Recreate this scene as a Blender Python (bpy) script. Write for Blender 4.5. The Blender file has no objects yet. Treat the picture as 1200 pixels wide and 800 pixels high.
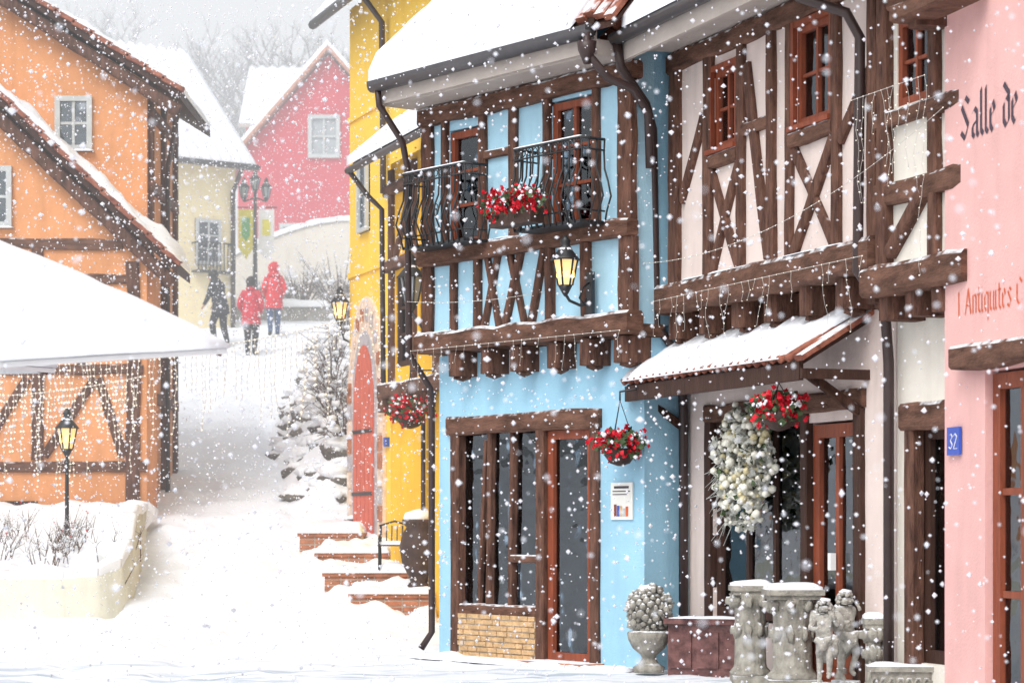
import bpy, bmesh, math, random
import numpy as np
from math import sin, cos, pi, radians, sqrt, exp
from mathutils import Vector, noise
random.seed(7)
R = random.uniform
scene = bpy.context.scene

# ---------------------------------------------------------------- materials
def lin(c, k=1.0):
    return (min(c[0]*k,1), min(c[1]*k,1), min(c[2]*k,1), 1)
def M(name, col, rough=.85, var=.15, scale=4, bump=.2, bscale=40, col2=None, snow=0, metal=0,
      stretch=(1,1,1), spec=.3, grime=0):
    m = bpy.data.materials.new(name); m.use_nodes = True
    nt = m.node_tree; N = nt.nodes; L = nt.links
    b = N['Principled BSDF']
    b.inputs['Roughness'].default_value = rough
    b.inputs['Metallic'].default_value = metal
    b.inputs['Specular IOR Level'].default_value = spec
    tc = N.new('ShaderNodeTexCoord'); mp = N.new('ShaderNodeMapping')
    mp.inputs['Scale'].default_value = stretch
    L.new(tc.outputs['Object'], mp.inputs['Vector'])
    n1 = N.new('ShaderNodeTexNoise'); n1.inputs['Scale'].default_value = scale
    n1.inputs['Detail'].default_value = 6; n1.inputs['Roughness'].default_value = .65
    L.new(mp.outputs[0], n1.inputs['Vector'])
    cr = N.new('ShaderNodeValToRGB')
    cr.color_ramp.elements[0].position = .3; cr.color_ramp.elements[1].position = .7
    cr.color_ramp.elements[0].color = lin(col, 1-var)
    cr.color_ramp.elements[1].color = lin(col2) if col2 else lin(col, 1+var)
    L.new(n1.outputs['Fac'], cr.inputs['Fac'])
    out = cr.outputs['Color']
    if grime:
        mg = N.new('ShaderNodeMapping'); mg.inputs['Scale'].default_value = (2.5,2.5,.45)
        L.new(tc.outputs['Object'], mg.inputs['Vector'])
        ng = N.new('ShaderNodeTexNoise'); ng.inputs['Scale'].default_value = 2.2; ng.inputs['Detail'].default_value = 8
        L.new(mg.outputs[0], ng.inputs['Vector'])
        rg = N.new('ShaderNodeMapRange'); rg.inputs[1].default_value=.48; rg.inputs[2].default_value=.75
        rg.inputs[3].default_value=0; rg.inputs[4].default_value=grime
        L.new(ng.outputs['Fac'], rg.inputs[0])
        mx = N.new('ShaderNodeMixRGB'); mx.inputs['Color2'].default_value = lin((col[0]*.5,col[1]*.47,col[2]*.45))
        L.new(rg.outputs[0], mx.inputs['Fac']); L.new(out, mx.inputs['Color1']); out = mx.outputs[0]
    if snow:
        ge = N.new('ShaderNodeNewGeometry'); sx = N.new('ShaderNodeSeparateXYZ')
        L.new(ge.outputs['Normal'], sx.inputs[0])
        ns = N.new('ShaderNodeTexNoise'); ns.inputs['Scale'].default_value = 9
        L.new(tc.outputs['Object'], ns.inputs['Vector'])
        ad = N.new('ShaderNodeMath'); ad.operation='MULTIPLY_ADD'; ad.inputs[1].default_value=.8
        L.new(ns.outputs['Fac'], ad.inputs[0]); L.new(sx.outputs['Z'], ad.inputs[2])
        rs = N.new('ShaderNodeMapRange'); rs.inputs[1].default_value = 1.25-snow; rs.inputs[2].default_value=1.45-snow
        L.new(ad.outputs[0], rs.inputs[0])
        mx = N.new('ShaderNodeMixRGB'); mx.inputs['Color2'].default_value=(.84,.86,.9,1)
        L.new(rs.outputs[0], mx.inputs['Fac']); L.new(out, mx.inputs['Color1']); out = mx.outputs[0]
    L.new(out, b.inputs['Base Color'])
    if bump:
        n2 = N.new('ShaderNodeTexNoise'); n2.inputs['Scale'].default_value = bscale; n2.inputs['Detail'].default_value = 4
        L.new(mp.outputs[0], n2.inputs['Vector'])
        bp = N.new('ShaderNodeBump'); bp.inputs['Strength'].default_value = bump; bp.inputs['Distance'].default_value=.02
        L.new(n2.outputs['Fac'], bp.inputs['Height']); L.new(bp.outputs[0], b.inputs['Normal'])
    return m
def emis(name, col, s):
    m = bpy.data.materials.new(name); m.use_nodes=True
    b = m.node_tree.nodes['Principled BSDF']
    b.inputs['Base Color'].default_value=(*col,1); b.inputs['Emission Color'].default_value=(*col,1)
    b.inputs['Emission Strength'].default_value=s
    return m
def glassmat(name, tint=(.8,.84,.86), refl=.3):
    m = bpy.data.materials.new(name); m.use_nodes=True
    nt=m.node_tree; N=nt.nodes; L=nt.links; N.remove(N['Principled BSDF'])
    t=N.new('ShaderNodeBsdfTransparent'); t.inputs[0].default_value=(*tint,1)
    g=N.new('ShaderNodeBsdfGlossy'); g.inputs['Roughness'].default_value=.03; g.inputs['Color'].default_value=(.8,.86,.92,1)
    tc=N.new('ShaderNodeTexCoord'); no=N.new('ShaderNodeTexNoise'); no.inputs['Scale'].default_value=2.3
    L.new(tc.outputs['Object'],no.inputs['Vector'])
    bp=N.new('ShaderNodeBump'); bp.inputs['Strength'].default_value=.35; bp.inputs['Distance'].default_value=.05
    L.new(no.outputs['Fac'],bp.inputs['Height']); L.new(bp.outputs[0],g.inputs['Normal'])
    fr=N.new('ShaderNodeFresnel'); fr.inputs[0].default_value=1.45
    ad=N.new('ShaderNodeMath'); ad.operation='ADD'; ad.use_clamp=True; ad.inputs[1].default_value=refl*.25
    L.new(fr.outputs[0],ad.inputs[0])
    mx=N.new('ShaderNodeMixShader'); L.new(ad.outputs[0],mx.inputs[0]); L.new(t.outputs[0],mx.inputs[1]); L.new(g.outputs[0],mx.inputs[2])
    L.new(mx.outputs[0],N['Material Output'].inputs[0])
    return m

SNOW = M('snow',(.83,.85,.89),.7,.04,3,.45,12,spec=.2)
WOOD = M('old_timber',(.070,.030,.021),.8,.45,5,.7,30,col2=(.19,.092,.062),stretch=(3,3,.7),snow=.16)
WOODH= M('old_timber_beam',(.080,.036,.023),.8,.45,4,.7,26,col2=(.21,.105,.07),stretch=(.8,.8,3),snow=.3)
DWOOD= M('dark_stained_wood',(.050,.022,.015),.65,.35,6,.4,30,stretch=(3,3,.5))
RWOOD= M('red_brown_joinery',(.24,.06,.028),.5,.3,6,.2,30,stretch=(3,3,.5))
BLUE = M('blue_stucco',(.33,.57,.72),.9,.07,2.2,.3,60,grime=.2)
BLUE2= M('blue_panel',(.40,.63,.76),.9,.07,2.2,.3,60,grime=.22)
WHITE= M('pinkish_white_stucco',(.74,.62,.57),.9,.06,2,.3,50,grime=.28)
CREAM= M('cream_stucco',(.76,.71,.63),.9,.06,2,.3,50,grime=.25)
PINK = M('pink_stucco',(.77,.45,.42),.9,.07,1.5,.3,50,grime=.18)
YEL  = M('yellow_stucco',(.94,.60,.07),.9,.05,1.5,.3,50,grime=.12)
OCH  = M('ochre_stucco',(.86,.48,.04),.9,.07,1.5,.3,50,grime=.2)
ORG  = M('orange_stucco',(.70,.32,.145),.9,.12,1.2,.35,40,grime=.3)
PYEL = M('pale_yellow_stucco',(.86,.74,.46),.9,.05,1.5,.2,40,grime=.1)
ROSE = M('rose_stucco',(.56,.04,.065),.9,.08,1.2,.2,40,grime=.1)
SOFF = M('soffit_plaster',(.46,.40,.36),.9,.12,2,.2,50)
TILE = M('clay_tile',(.22,.06,.04),.75,.4,7,.3,40,col2=(.42,.16,.10),snow=.25)
TILEP= M('clay_tile_pale',(.50,.25,.17),.8,.3,7,.3,40,snow=.3)
IRON = M('black_iron',(.02,.02,.022),.45,.2,10,.1,40,spec=.5)
PIPE = M('brown_pipe',(.045,.026,.024),.45,.2,6,.05,30,spec=.5)
GUT  = M('grey_gutter',(.07,.065,.07),.45,.15,6,.05,30,spec=.5)
STONE= M('carved_stone',(.32,.30,.26),.9,.45,9,.8,35,snow=.22)
STONC= M('sculpted_stone',(.42,.40,.36),.9,.4,12,.8,35,snow=.1)
ROCK = M('rock_face',(.16,.14,.12),.9,.4,3,.8,12,snow=.72)
BRICK= M('brick_step',(.42,.17,.09),.85,.35,8,.4,30,snow=.2)
SANDB= M('sand_stone_course',(.55,.36,.19),.9,.35,9,.5,30)
MORT = M('mortar',(.62,.56,.48),.95,.1,9,.3,60)
MARB = M('red_marble',(.10,.03,.03),.25,.6,9,.05,30,col2=(.22,.10,.09),spec=.5)
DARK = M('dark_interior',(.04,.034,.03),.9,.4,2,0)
CURT = M('curtain_cloth',(.72,.68,.62),.9,.1,3,.1,30)
SHOPG= M('shop_goods',(.35,.22,.14),.8,.8,9,0,col2=(.6,.5,.4))
GLASS= glassmat('window_glass')
RED  = M('red_blossom',(.62,.012,.03),.6,.35,20,0)
LEAF = M('dark_leaf',(.045,.09,.035),.7,.4,20,0,col2=(.11,.16,.07))
PAPER= M('paper',(.80,.79,.74),.8,.03,9,0)
INK  = M('black_paint',(.08,.06,.08),.7,.2,10,0)
TERRA= M('red_lettering',(.62,.13,.05),.7,.15,10,0)
SIGNB= M('blue_enamel',(.03,.09,.45),.35,.1,5,0,spec=.5)
WPAINT=M('white_paint',(.8,.8,.8),.5,.03,5,0)
GREYW= M('grey_window_frame',(.50,.52,.52),.6,.1,5,.05,30)
CANV = M('white_canvas',(.80,.80,.80),.85,.03,3,.1,60)
WIRE = M('light_cable',(.60,.58,.54),.7,.1,9,0)
BEAD = emis('warm_bulb',(1.0,.93,.80),.55)
LAMP = emis('lamp_glow',(1.0,.58,.16),3.0)
LGL  = emis('lamp_glass_lit',(1.0,.68,.28),.65)
LGU  = M('lamp_glass_unlit',(.35,.38,.40),.2,.1,5,0)
BARK = M('pale_bark',(.10,.095,.095),.9,.2,5,0,snow=.4)
TWIG = M('dry_twig',(.13,.08,.055),.9,.3,5,0,snow=.4)
POT  = M('dark_pot',(.06,.035,.028),.6,.4,6,.3,30,snow=.15)
PLAN = M('planter_render',(.68,.67,.57),.9,.12,2,.3,40,grime=.25)
SKIN = M('skin',(.55,.33,.24),.6,.05,9,0)
HAIR = M('black_hair',(.02,.016,.014),.5,.3,20,0)
COATR= M('red_puffer',(.50,.012,.03),.5,.2,9,.2,30)
COATR2=M('red_hooded_coat',(.60,.015,.025),.6,.2,9,.2,30)
COATK= M('dark_coat',(.02,.022,.028),.7,.3,9,.2,30)
TROU = M('dark_trousers',(.02,.02,.025),.8,.3,9,.1,30)
JEAN = M('blue_jeans',(.06,.10,.20),.8,.3,9,.1,30)
BOOT = M('boot_leather',(.03,.022,.02),.5,.3,9,0)
BAUB = M('white_bauble',(.80,.78,.68),.35,.2,9,0,spec=.5)
GOLDB= M('gold_bauble',(.55,.48,.28),.35,.3,9,0,spec=.5)
SPRIG= M('frosted_sprig',(.45,.46,.38),.8,.5,12,0,col2=(.82,.82,.78))
BANY = M('yellow_banner',(.72,.65,.05),.8,.1,5,0)
BANG = M('green_banner',(.10,.38,.10),.8,.1,5,0)
PDOOR= M('faded_red_door',(.60,.14,.09),.8,.25,6,.3,20,stretch=(4,4,.6))
PSURR= M('pale_stone_surround',(.74,.58,.46),.9,.3,9,.4,20)
PSUR2= M('grey_stone_surround',(.45,.42,.44),.9,.3,9,.4,20)

# ---------------------------------------------------------------- geometry kit
_ico={}
def icov(sub):
    if sub not in _ico:
        bm=bmesh.new(); bmesh.ops.create_icosphere(bm,subdivisions=sub,radius=1)
        _ico[sub]=([v.co.copy() for v in bm.verts],[[v.index for v in f.verts] for f in bm.faces]); bm.free()
    return _ico[sub]
class G:
    def __init__(s,name,o=(0,0,0),u=(1,0)):
        s.name=name; s.o=Vector(o); U=Vector((u[0],u[1],0)).normalized()
        s.U=U; s.N=Vector((U.y,-U.x,0)); s.parts={}
    def rel(s,p): return s.U*p[0]+s.N*p[1]+Vector((0,0,p[2]))
    def w(s,p): return s.o+s.rel(p)
    def add(s,part,mat,vs,fs,smooth=False):
        k=(part,mat.name)
        if k not in s.parts: s.parts[k]=[[],[],mat,smooth]
        P=s.parts[k]; b=len(P[0]); P[0].extend([s.rel(v) for v in vs]); P[1].extend([[i+b for i in f] for f in fs])
    def box(s,part,mat,u0,u1,n0,n1,z0,z1):
        vs=[(u,n,z) for z in (z0,z1) for n in (n0,n1) for u in (u0,u1)]
        s.add(part,mat,vs,[(0,1,3,2),(4,6,7,5),(0,4,5,1),(2,3,7,6),(0,2,6,4),(1,5,7,3)])
    def bar(s,part,mat,p,q,w,h=None,seg=None,jit=.0):
        p=Vector(p);q=Vector(q);h=h or w; d=q-p; ln=d.length; d.normalize()
        if jit:
            off=R(-.007,.007); p=p+Vector((0,off,0)); q=q+Vector((0,off,0))
        ref=Vector((0,1,0))
        if abs(d.dot(ref))>.9: ref=Vector((0,0,1))
        a=d.cross(ref).normalized(); b=a.cross(d)
        seg=seg or (max(1,int(ln/.22)) if jit else 1)
        c=.74; ring=[(1,c),(c,1),(-c,1),(-1,c),(-1,-c),(-c,-1),(c,-1),(1,-c)]
        vs=[];fs=[]
        ox=0
        for i in range(seg+1):
            t=i/seg; ox=ox*.6+R(-jit,jit); k=1+R(-jit,jit)*2.5
            cen=p+(q-p)*t+a*ox*w
            for x,y in ring: vs.append(cen+a*(x*w/2*k)+b*(y*h/2))
        for i in range(seg):
            for j in range(8):
                fs.append((i*8+j,i*8+(j+1)%8,(i+1)*8+(j+1)%8,(i+1)*8+j))
        fs.append(tuple(range(8))); fs.append(tuple(range(seg*8,seg*8+8)))
        s.add(part,mat,vs,fs)
    def tube(s,part,mat,pts,r,sides=8,smooth=True):
        pts=[Vector(p) for p in pts]; n=len(pts)
        rs=r if isinstance(r,(list,tuple)) else [r]*n
        vs=[];fs=[]; pa=None
        for i,p in enumerate(pts):
            d=(pts[min(i+1,n-1)]-pts[max(i-1,0)]).normalized()
            ref=Vector((0,0,1)) if abs(d.z)<.9 else Vector((1,0,0))
            a=d.cross(ref).normalized()
            if pa is not None:
                a2=pa-d*pa.dot(d)
                if a2.length>.1: a=a2.normalized()
            pa=a; b=d.cross(a)
            for j in range(sides):
                t=2*pi*j/sides; vs.append(p+(a*cos(t)+b*sin(t))*rs[i])
        for i in range(n-1):
            for j in range(sides): fs.append((i*sides+j,i*sides+(j+1)%sides,(i+1)*sides+(j+1)%sides,(i+1)*sides+j))
        fs.append(tuple(range(sides))); fs.append(tuple(range((n-1)*sides,n*sides)))
        s.add(part,mat,vs,fs,smooth)
    def lathe(s,part,mat,c,prof,sides=20,flute=0,nf=12,smooth=True,rot=0):
        vs=[];fs=[];c=Vector(c)
        for r,z in prof:
            for j in range(sides):
                t=2*pi*j/sides+rot; rr=r*(1+flute*cos(nf*t)); vs.append(c+Vector((rr*cos(t),rr*sin(t),z)))
        m=len(prof)
        for i in range(m-1):
            for j in range(sides): fs.append((i*sides+j,i*sides+(j+1)%sides,(i+1)*sides+(j+1)%sides,(i+1)*sides+j))
        fs.append(tuple(range(sides))); fs.append(tuple(range((m-1)*sides,m*sides)))
        s.add(part,mat,vs,fs,smooth)
    def blob(s,part,mat,c,r,sub=1,jit=0,sc=(1,1,1),seed=0,smooth=True):
        V,F=icov(sub); c=Vector(c); vs=[]
        for v in V:
            k=1+jit*noise.noise(v*1.7+Vector((seed*3.1,seed*1.7,seed)))
            vs.append(c+Vector((v.x*sc[0],v.y*sc[1],v.z*sc[2]))*r*k)
        s.add(part,mat,vs,F,smooth)
    def poly(s,part,mat,pts,n0,n1):
        m=len(pts); vs=[(p[0],n0,p[1]) for p in pts]+[(p[0],n1,p[1]) for p in pts]
        fs=[tuple(range(m)),tuple(range(m,2*m))]+[(i,(i+1)%m,(i+1)%m+m,i+m) for i in range(m)]
        s.add(part,mat,vs,fs)
    def wall(s,part,mat,u0,u1,z0,z1,n0,n1,holes=()):
        us=sorted({u0,u1,*[x for h in holes for x in h[:2] if u0<x<u1]}); zs=sorted({z0,z1,*[x for h in holes for x in h[2:] if z0<x<z1]})
        a=len(us)-1;b=len(zs)-1
        def solid(i,j):
            if i<0 or j<0 or i>=a or j>=b: return False
            cu=(us[i]+us[i+1])/2; cz=(zs[j]+zs[j+1])/2
            return not any(h[0]<cu<h[1] and h[2]<cz<h[3] for h in holes)
        vs=[(u,n,z) for n in (n0,n1) for z in zs for u in us]
        K=len(us)*len(zs); ix=lambda i,j,k:k*K+j*len(us)+i
        fs=[]
        for i in range(a):
            for j in range(b):
                if not solid(i,j): continue
                for k in (0,1): fs.append((ix(i,j,k),ix(i+1,j,k),ix(i+1,j+1,k),ix(i,j+1,k)))
                if not solid(i-1,j): fs.append((ix(i,j,0),ix(i,j+1,0),ix(i,j+1,1),ix(i,j,1)))
                if not solid(i+1,j): fs.append((ix(i+1,j,0),ix(i+1,j+1,0),ix(i+1,j+1,1),ix(i+1,j,1)))
                if not solid(i,j-1): fs.append((ix(i,j,0),ix(i+1,j,0),ix(i+1,j,1),ix(i,j,1)))
                if not solid(i,j+1): fs.append((ix(i,j+1,0),ix(i+1,j+1,0),ix(i+1,j+1,1),ix(i,j+1,1)))
        s.add(part,mat,vs,fs)
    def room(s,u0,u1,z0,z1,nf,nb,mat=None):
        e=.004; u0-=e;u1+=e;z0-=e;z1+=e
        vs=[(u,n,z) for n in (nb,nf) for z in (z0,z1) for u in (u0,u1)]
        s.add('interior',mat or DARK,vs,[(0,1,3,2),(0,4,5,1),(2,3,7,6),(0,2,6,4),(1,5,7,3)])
    def window(s,u0,u1,z0,z1,n,fm=RWOOD,fw=.06,cols=2,rows=2,curt=False,depth=.5,glassn=.04,panel=0,th=.07,part='window'):
        s.room(u0,u1,z0,z1,n-th-.02,n-depth)
        B=lambda a,b,c,d,t0=th,t1=0:s.box(part+'_frame',fm,a,b,n-t0,n-t1,c,d)
        B(u0,u0+fw,z0,z1);B(u1-fw,u1,z0,z1);B(u0+fw,u1-fw,z0,z0+fw);B(u0+fw,u1-fw,z1-fw,z1)
        iu0,iu1,iz0,iz1=u0+fw,u1-fw,z0+fw,z1-fw
        if panel:
            s.box(part+'_panel',fm,iu0,iu1,n-th*.8,n-.02,iz0,iz0+panel)
            s.box(part+'_panel',fm,iu0+.06,iu1-.06,n-.02,n-.008,iz0+.05,iz0+panel-.05)
            iz0+=panel
        for i in range(1,cols):
            c=iu0+(iu1-iu0)*i/cols; B(c-fw*.3,c+fw*.3,iz0,iz1,th-.01,.01)
        for i in range(1,rows):
            c=iz0+(iz1-iz0)*i/rows; B(iu0,iu1,c-fw*.22,c+fw*.22,th-.015,.015)
        s.box(part+'_glass',GLASS,iu0,iu1,n-glassn-.003,n-glassn,iz0,iz1)
        if curt:
            w=(iu1-iu0)
            for a,b in ((iu0,iu0+w*.4),(iu1-w*.4,iu1)):
                vs=[];fs=[];m=14
                for i in range(m+1):
                    uu=a+(b-a)*i/m; nn=n-th-.06+.018*sin(i*1.9)
                    vs+= [(uu,nn,iz0),(uu,nn,iz1)]
                for i in range(m): fs.append((2*i,2*i+2,2*i+3,2*i+1))
                s.add(part+'_curtain',CURT,vs,fs,True)
    def snow(s,P00,P10,P11,P01,t,nu=20,nv=8,corr=0,pitch=.25,lump=.35,part='snow',mat=None,edge=.35):
        P=[Vector(p) for p in (P00,P10,P11,P01)]; vs=[];fs=[]
        sd=R(0,50)
        for j in range(nv+1):
            for i in range(nu+1):
                a=i/nu;b=j/nv
                p=(P[0]*(1-a)+P[1]*a)*(1-b)+(P[3]*(1-a)+P[2]*a)*b
                e=min(1,min(a,1-a)*nu/1.6,min(b,1-b)*nv/1.6); k=edge+(1-edge)*sqrt(max(e,0))
                nz=noise.noise(Vector((p.x*1.6+sd,p.y*1.6,p.z*1.6)))+.5*noise.noise(Vector((p.x*5+sd,p.y*5,p.z*5)))
                z=t*k*(1+lump*nz)
                if corr: z+=corr*sin(2*pi*p.x/pitch)
                vs.append(p+Vector((0,0,max(z,.004))))
        W=nu+1
        for j in range(nv):
            for i in range(nu): fs.append((j*W+i,j*W+i+1,(j+1)*W+i+1,(j+1)*W+i))
        per=[i for i in range(W)]+[j*W+nu for j in range(1,nv+1)]+[nv*W+i for i in range(nu-1,-1,-1)]+[j*W for j in range(nv-1,0,-1)]
        b=len(vs)
        for k in per:
            i=k%W;j=k//W;a=i/nu;c=j/nv
            vs.append((P[0]*(1-a)+P[1]*a)*(1-c)+(P[3]*(1-a)+P[2]*a)*c-Vector((0,0,.003)))
        for q in range(len(per)):
            r=(q+1)%len(per); fs.append((per[q],per[r],b+r,b+q))
        s.add(part,mat or SNOW,vs,fs,True)
    def tiles(s,u0,u1,n0,z0,n1,z1,pitch=.17,r=.055,mat=None,part='roof_tiles'):
        k=max(1,int((u1-u0)/pitch)); 
        for i in range(k+1):
            u=u0+(u1-u0)*i/k
            s.tube(part,mat or TILE,[(u,n0,z0+R(-.008,.008)),(u+R(-.01,.01),n1,z1)],[r,r*.8],7)
    def finish(s,single=False):
        objs=[]
        if len(s.parts)>1 or not single:
            e=bpy.data.objects.new(s.name,None); e.location=s.o; scene.collection.objects.link(e); e.empty_display_size=.3
        else: e=None
        for (part,mn),(vs,fs,mat,sm) in s.parts.items():
            me=bpy.data.meshes.new(part); me.from_pydata([tuple(v) for v in vs],[],fs); me.materials.append(mat)
            bm=bmesh.new(); bm.from_mesh(me); bmesh.ops.recalc_face_normals(bm,faces=bm.faces); bm.to_mesh(me); bm.free()
            if sm: me.polygons.foreach_set('use_smooth',[True]*len(me.polygons))
            ob=bpy.data.objects.new(part if e else s.name,me); scene.collection.objects.link(ob)
            if e: ob.parent=e
            else: ob.location=s.o
            objs.append(ob)
        return e or objs[0]
def plain(name,o=(0,0,0)):
    g=G(name,o); g.U=Vector((1,0,0)); g.N=Vector((0,1,0)); return g

# ---------------------------------------------------------------- ground
def gz0(x,y):
    t=y-28.5; k=.215
    if t<-1.5: z=0
    elif t<1.5: z=k*(t+1.5)**2/6
    elif t<27.5: z=k*t
    elif t<46.5: z=k*27.5+.125*(t-27.5)
    else: z=k*27.5+.125*19+.2*(t-46.5)
    return min(z,40)
def gz(x,y):
    z=gz0(x,y)
    amp=.07 if y<75 else .6
    z+=amp*noise.noise(Vector((x*.35,y*.35,2)))+.025*noise.noise(Vector((x*1.9,y*1.9,5)))
    if 19<y<58:
        z+=.045*noise.noise(Vector((x*3.6,y*1.6,9)))+.02*noise.noise(Vector((x*8,y*4,3)))
        for k,off in ((0,-3.9),(1,-4.7),(2,-3.2)):
            cx=off+ (y-30)*-.055+.35*sin(y*.35+k)
            z-=.07*exp(-((x-cx)/.16)**2)*(1+.8*sin(y*7+k))
    if y<26: z*= .5
    return z
def ground():
    xs=[-400,-250,-150,-90,-60,-40,-28,-20,-15]+[-12+.14*i for i in range(129)]+[7,8,10,14,20,30,50,80,150,250,400]
    ys=[-60,-20,0,8,13,16]+[18+.15*i for i in range(293)]+[62.5,63.5,65,67,70,73,77,82,90,100,115,130,150,180,230,300,420]
    vs=[(x,y,gz(x,y)) for y in ys for x in xs]; W=len(xs)
    fs=[(j*W+i,j*W+i+1,(j+1)*W+i+1,(j+1)*W+i) for j in range(len(ys)-1) for i in range(W-1)]
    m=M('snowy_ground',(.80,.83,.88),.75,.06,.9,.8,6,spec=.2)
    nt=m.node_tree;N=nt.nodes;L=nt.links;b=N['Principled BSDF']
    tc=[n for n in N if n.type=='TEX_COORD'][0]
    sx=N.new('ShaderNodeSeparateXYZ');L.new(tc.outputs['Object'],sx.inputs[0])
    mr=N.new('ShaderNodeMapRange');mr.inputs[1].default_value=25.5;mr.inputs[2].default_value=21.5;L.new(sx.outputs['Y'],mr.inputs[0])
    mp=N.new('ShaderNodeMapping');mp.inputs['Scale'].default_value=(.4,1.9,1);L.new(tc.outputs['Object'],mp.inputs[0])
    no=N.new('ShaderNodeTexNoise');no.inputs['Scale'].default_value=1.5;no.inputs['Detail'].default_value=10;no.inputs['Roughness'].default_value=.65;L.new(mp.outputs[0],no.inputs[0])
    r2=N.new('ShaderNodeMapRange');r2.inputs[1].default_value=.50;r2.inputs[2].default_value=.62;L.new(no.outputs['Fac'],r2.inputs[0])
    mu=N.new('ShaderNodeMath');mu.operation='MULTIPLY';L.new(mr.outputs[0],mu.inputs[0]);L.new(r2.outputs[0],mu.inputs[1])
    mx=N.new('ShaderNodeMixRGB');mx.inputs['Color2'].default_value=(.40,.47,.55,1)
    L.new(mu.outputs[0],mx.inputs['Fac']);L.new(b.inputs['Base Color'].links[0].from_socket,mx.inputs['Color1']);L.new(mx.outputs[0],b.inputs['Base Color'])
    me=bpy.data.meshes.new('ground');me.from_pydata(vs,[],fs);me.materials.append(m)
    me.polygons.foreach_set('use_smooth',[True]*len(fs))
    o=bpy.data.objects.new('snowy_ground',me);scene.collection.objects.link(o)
ground()

def lantern(g,c,s=1,lit=True,part='lantern'):
    x,n,z=c; gl=LGL if lit else LGU
    g.lathe(part+'_glass',gl,(x,n,z),[(.055*s,0),(.095*s,.2*s)],6,smooth=False)
    g.blob(part+'_bulb',LAMP if lit else LGU,(x,n,z+.1*s),.085*s if lit else .03*s,1)
    for i in range(6):
        t=2*pi*i/6
        g.tube(part+'_frame',IRON,[(x+.057*s*cos(t),n+.057*s*sin(t),z),(x+.098*s*cos(t),n+.098*s*sin(t),z+.2*s)],.009*s,5)
    g.lathe(part+'_cap',IRON,(x,n,z+.2*s),[(.125*s,0),(.11*s,.02*s),(.06*s,.08*s),(.035*s,.13*s),(.045*s,.15*s),(.012*s,.2*s)],12)
    g.lathe(part+'_base',IRON,(x,n,z-.06*s),[(.01*s,-.03*s),(.03*s,0),(.062*s,.06*s)],10)
    g.blob('snow_cap',SNOW,(x,n,z+.28*s),.07*s,1,sc=(1,1,.5))

def frond(g,part,mat,c,size):
    a=Vector((R(-1,1),R(-1,1),R(-1,1))).normalized(); b=a.cross(Vector((R(-1,1),R(-1,1),R(-1,1)))).normalized(); c=Vector(c)
    n=a.cross(b)*size*.3
    g.add(part,mat,[c-a*size-b*size*.6,c+a*size*.8-b*size+n,c+a*size+b*size*.8,c-a*size*.7+b*size+n],[(0,1,2,3)])
def flowers(g,c,ru,rn,rz,nb=150,nl=150):
    for i in range(nl):
        d=Vector((R(-1,1),R(-1,1),R(-1,.8)))
        while d.length>1: d=Vector((R(-1,1),R(-1,1),R(-1,.8)))
        d*=1.15
        frond(g,'leaves',LEAF,(c[0]+d.x*ru,c[1]+d.y*rn,c[2]+d.z*rz),R(.015,.034))
    for i in range(nb):
        d=Vector((R(-1,1),R(-1,1),R(-.9,1))).normalized()*R(.55,1.18)*(1+.2*sin(i*2.3))
        p=(c[0]+d.x*ru,c[1]+d.y*rn,c[2]+d.z*rz)
        for k in range(3): frond(g,'blossoms',RED,(p[0]+R(-.01,.01),p[1]+R(-.01,.01),p[2]+R(-.01,.01)),R(.012,.022))
    for i in range(nb//7):
        d=Vector((R(-1,1),R(-1,1),R(0,1))).normalized()
        g.blob('snow_clumps',SNOW,(c[0]+d.x*ru,c[1]+d.y*rn,c[2]+d.z*rz),R(.01,.024),1,.3)
def basket(name,P,r,hang,wallp=None):
    g=G(name,P)
    g.lathe('basket',POT,(0,0,-r*.9),[(r*.1,0),(r*.45,r*.12),(r*.7,r*.45),(r*.78,r*.8)],14)
    flowers(g,(0,0,.02),r*1.1,r*1.1,r*.72,190,150)
    for i in range(3):
        t=2*pi*i/3; g.tube('chain',IRON,[(r*.75*cos(t),r*.75*sin(t),-.02),(0,0,hang)],.004,4)
    if wallp: g.tube('hook',IRON,[(0,0,hang)]+wallp,.01,6)
    g.finish()
def slab(g,part,mat,u0,u1,n0,z0,n1,z1,t):
    vs=[(u,n,z+dz) for dz in (0,t) for (n,z) in ((n0,z0),(n1,z1)) for u in (u0,u1)]
    g.add(part,mat,vs,[(0,1,3,2),(4,6,7,5),(0,4,5,1),(2,3,7,6),(0,2,6,4),(1,5,7,3)])
def dust(g,u0,u1,n0,n1,z,t=.02):
    u=u0
    while u<u1:
        l=R(.15,.6); e=min(u+l,u1)
        if R(0,1)<.6: g.snow((u,n1,z),(e,n1,z),(e,n0,z),(u,n0,z),t*R(.6,1.4),max(3,int(l/.05)),3,lump=1,edge=.2)
        u=e+R(.02,.2)

# ---------------------------------------------------------------- blue timber house
b=G('blue_timber_house',(-.747,24.56,0),(.609,-.793))
H0=[(.226,2.586,.02,2.44)]
b.wall('lower_wall',BLUE,0,3.227,0,3.08,-.3,0,H0)
b.box('side_wall',BLUE,3.0,3.224,-4.5,-.303,0,6.3)
b.box('side_wall',BLUE,0.003,.25,-4.5,-.303,0,6.3)
b.box('rear_wall',BLUE,0,3.227,-4.8,-4.5,0,6.3)
HU=[(.42,.95,4.12,5.32),(2.08,2.72,4.12,5.38)]
b.wall('upper_wall',BLUE2,0.06,3.25,3.2,5.75,-.1,.17,HU)
b.box('jetty_floor',WOODH,.02,3.28,-.2,.15,3.085,3.198)
b.box('right_jetty_cheek',BLUE,3.0,3.245,-.3,-.1,3.2,6.3)
b.bar('shop_timber',WOODH,(.18,-.01,2.36),(2.62,-.01,2.36),.19,.13,jit=.03)
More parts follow.
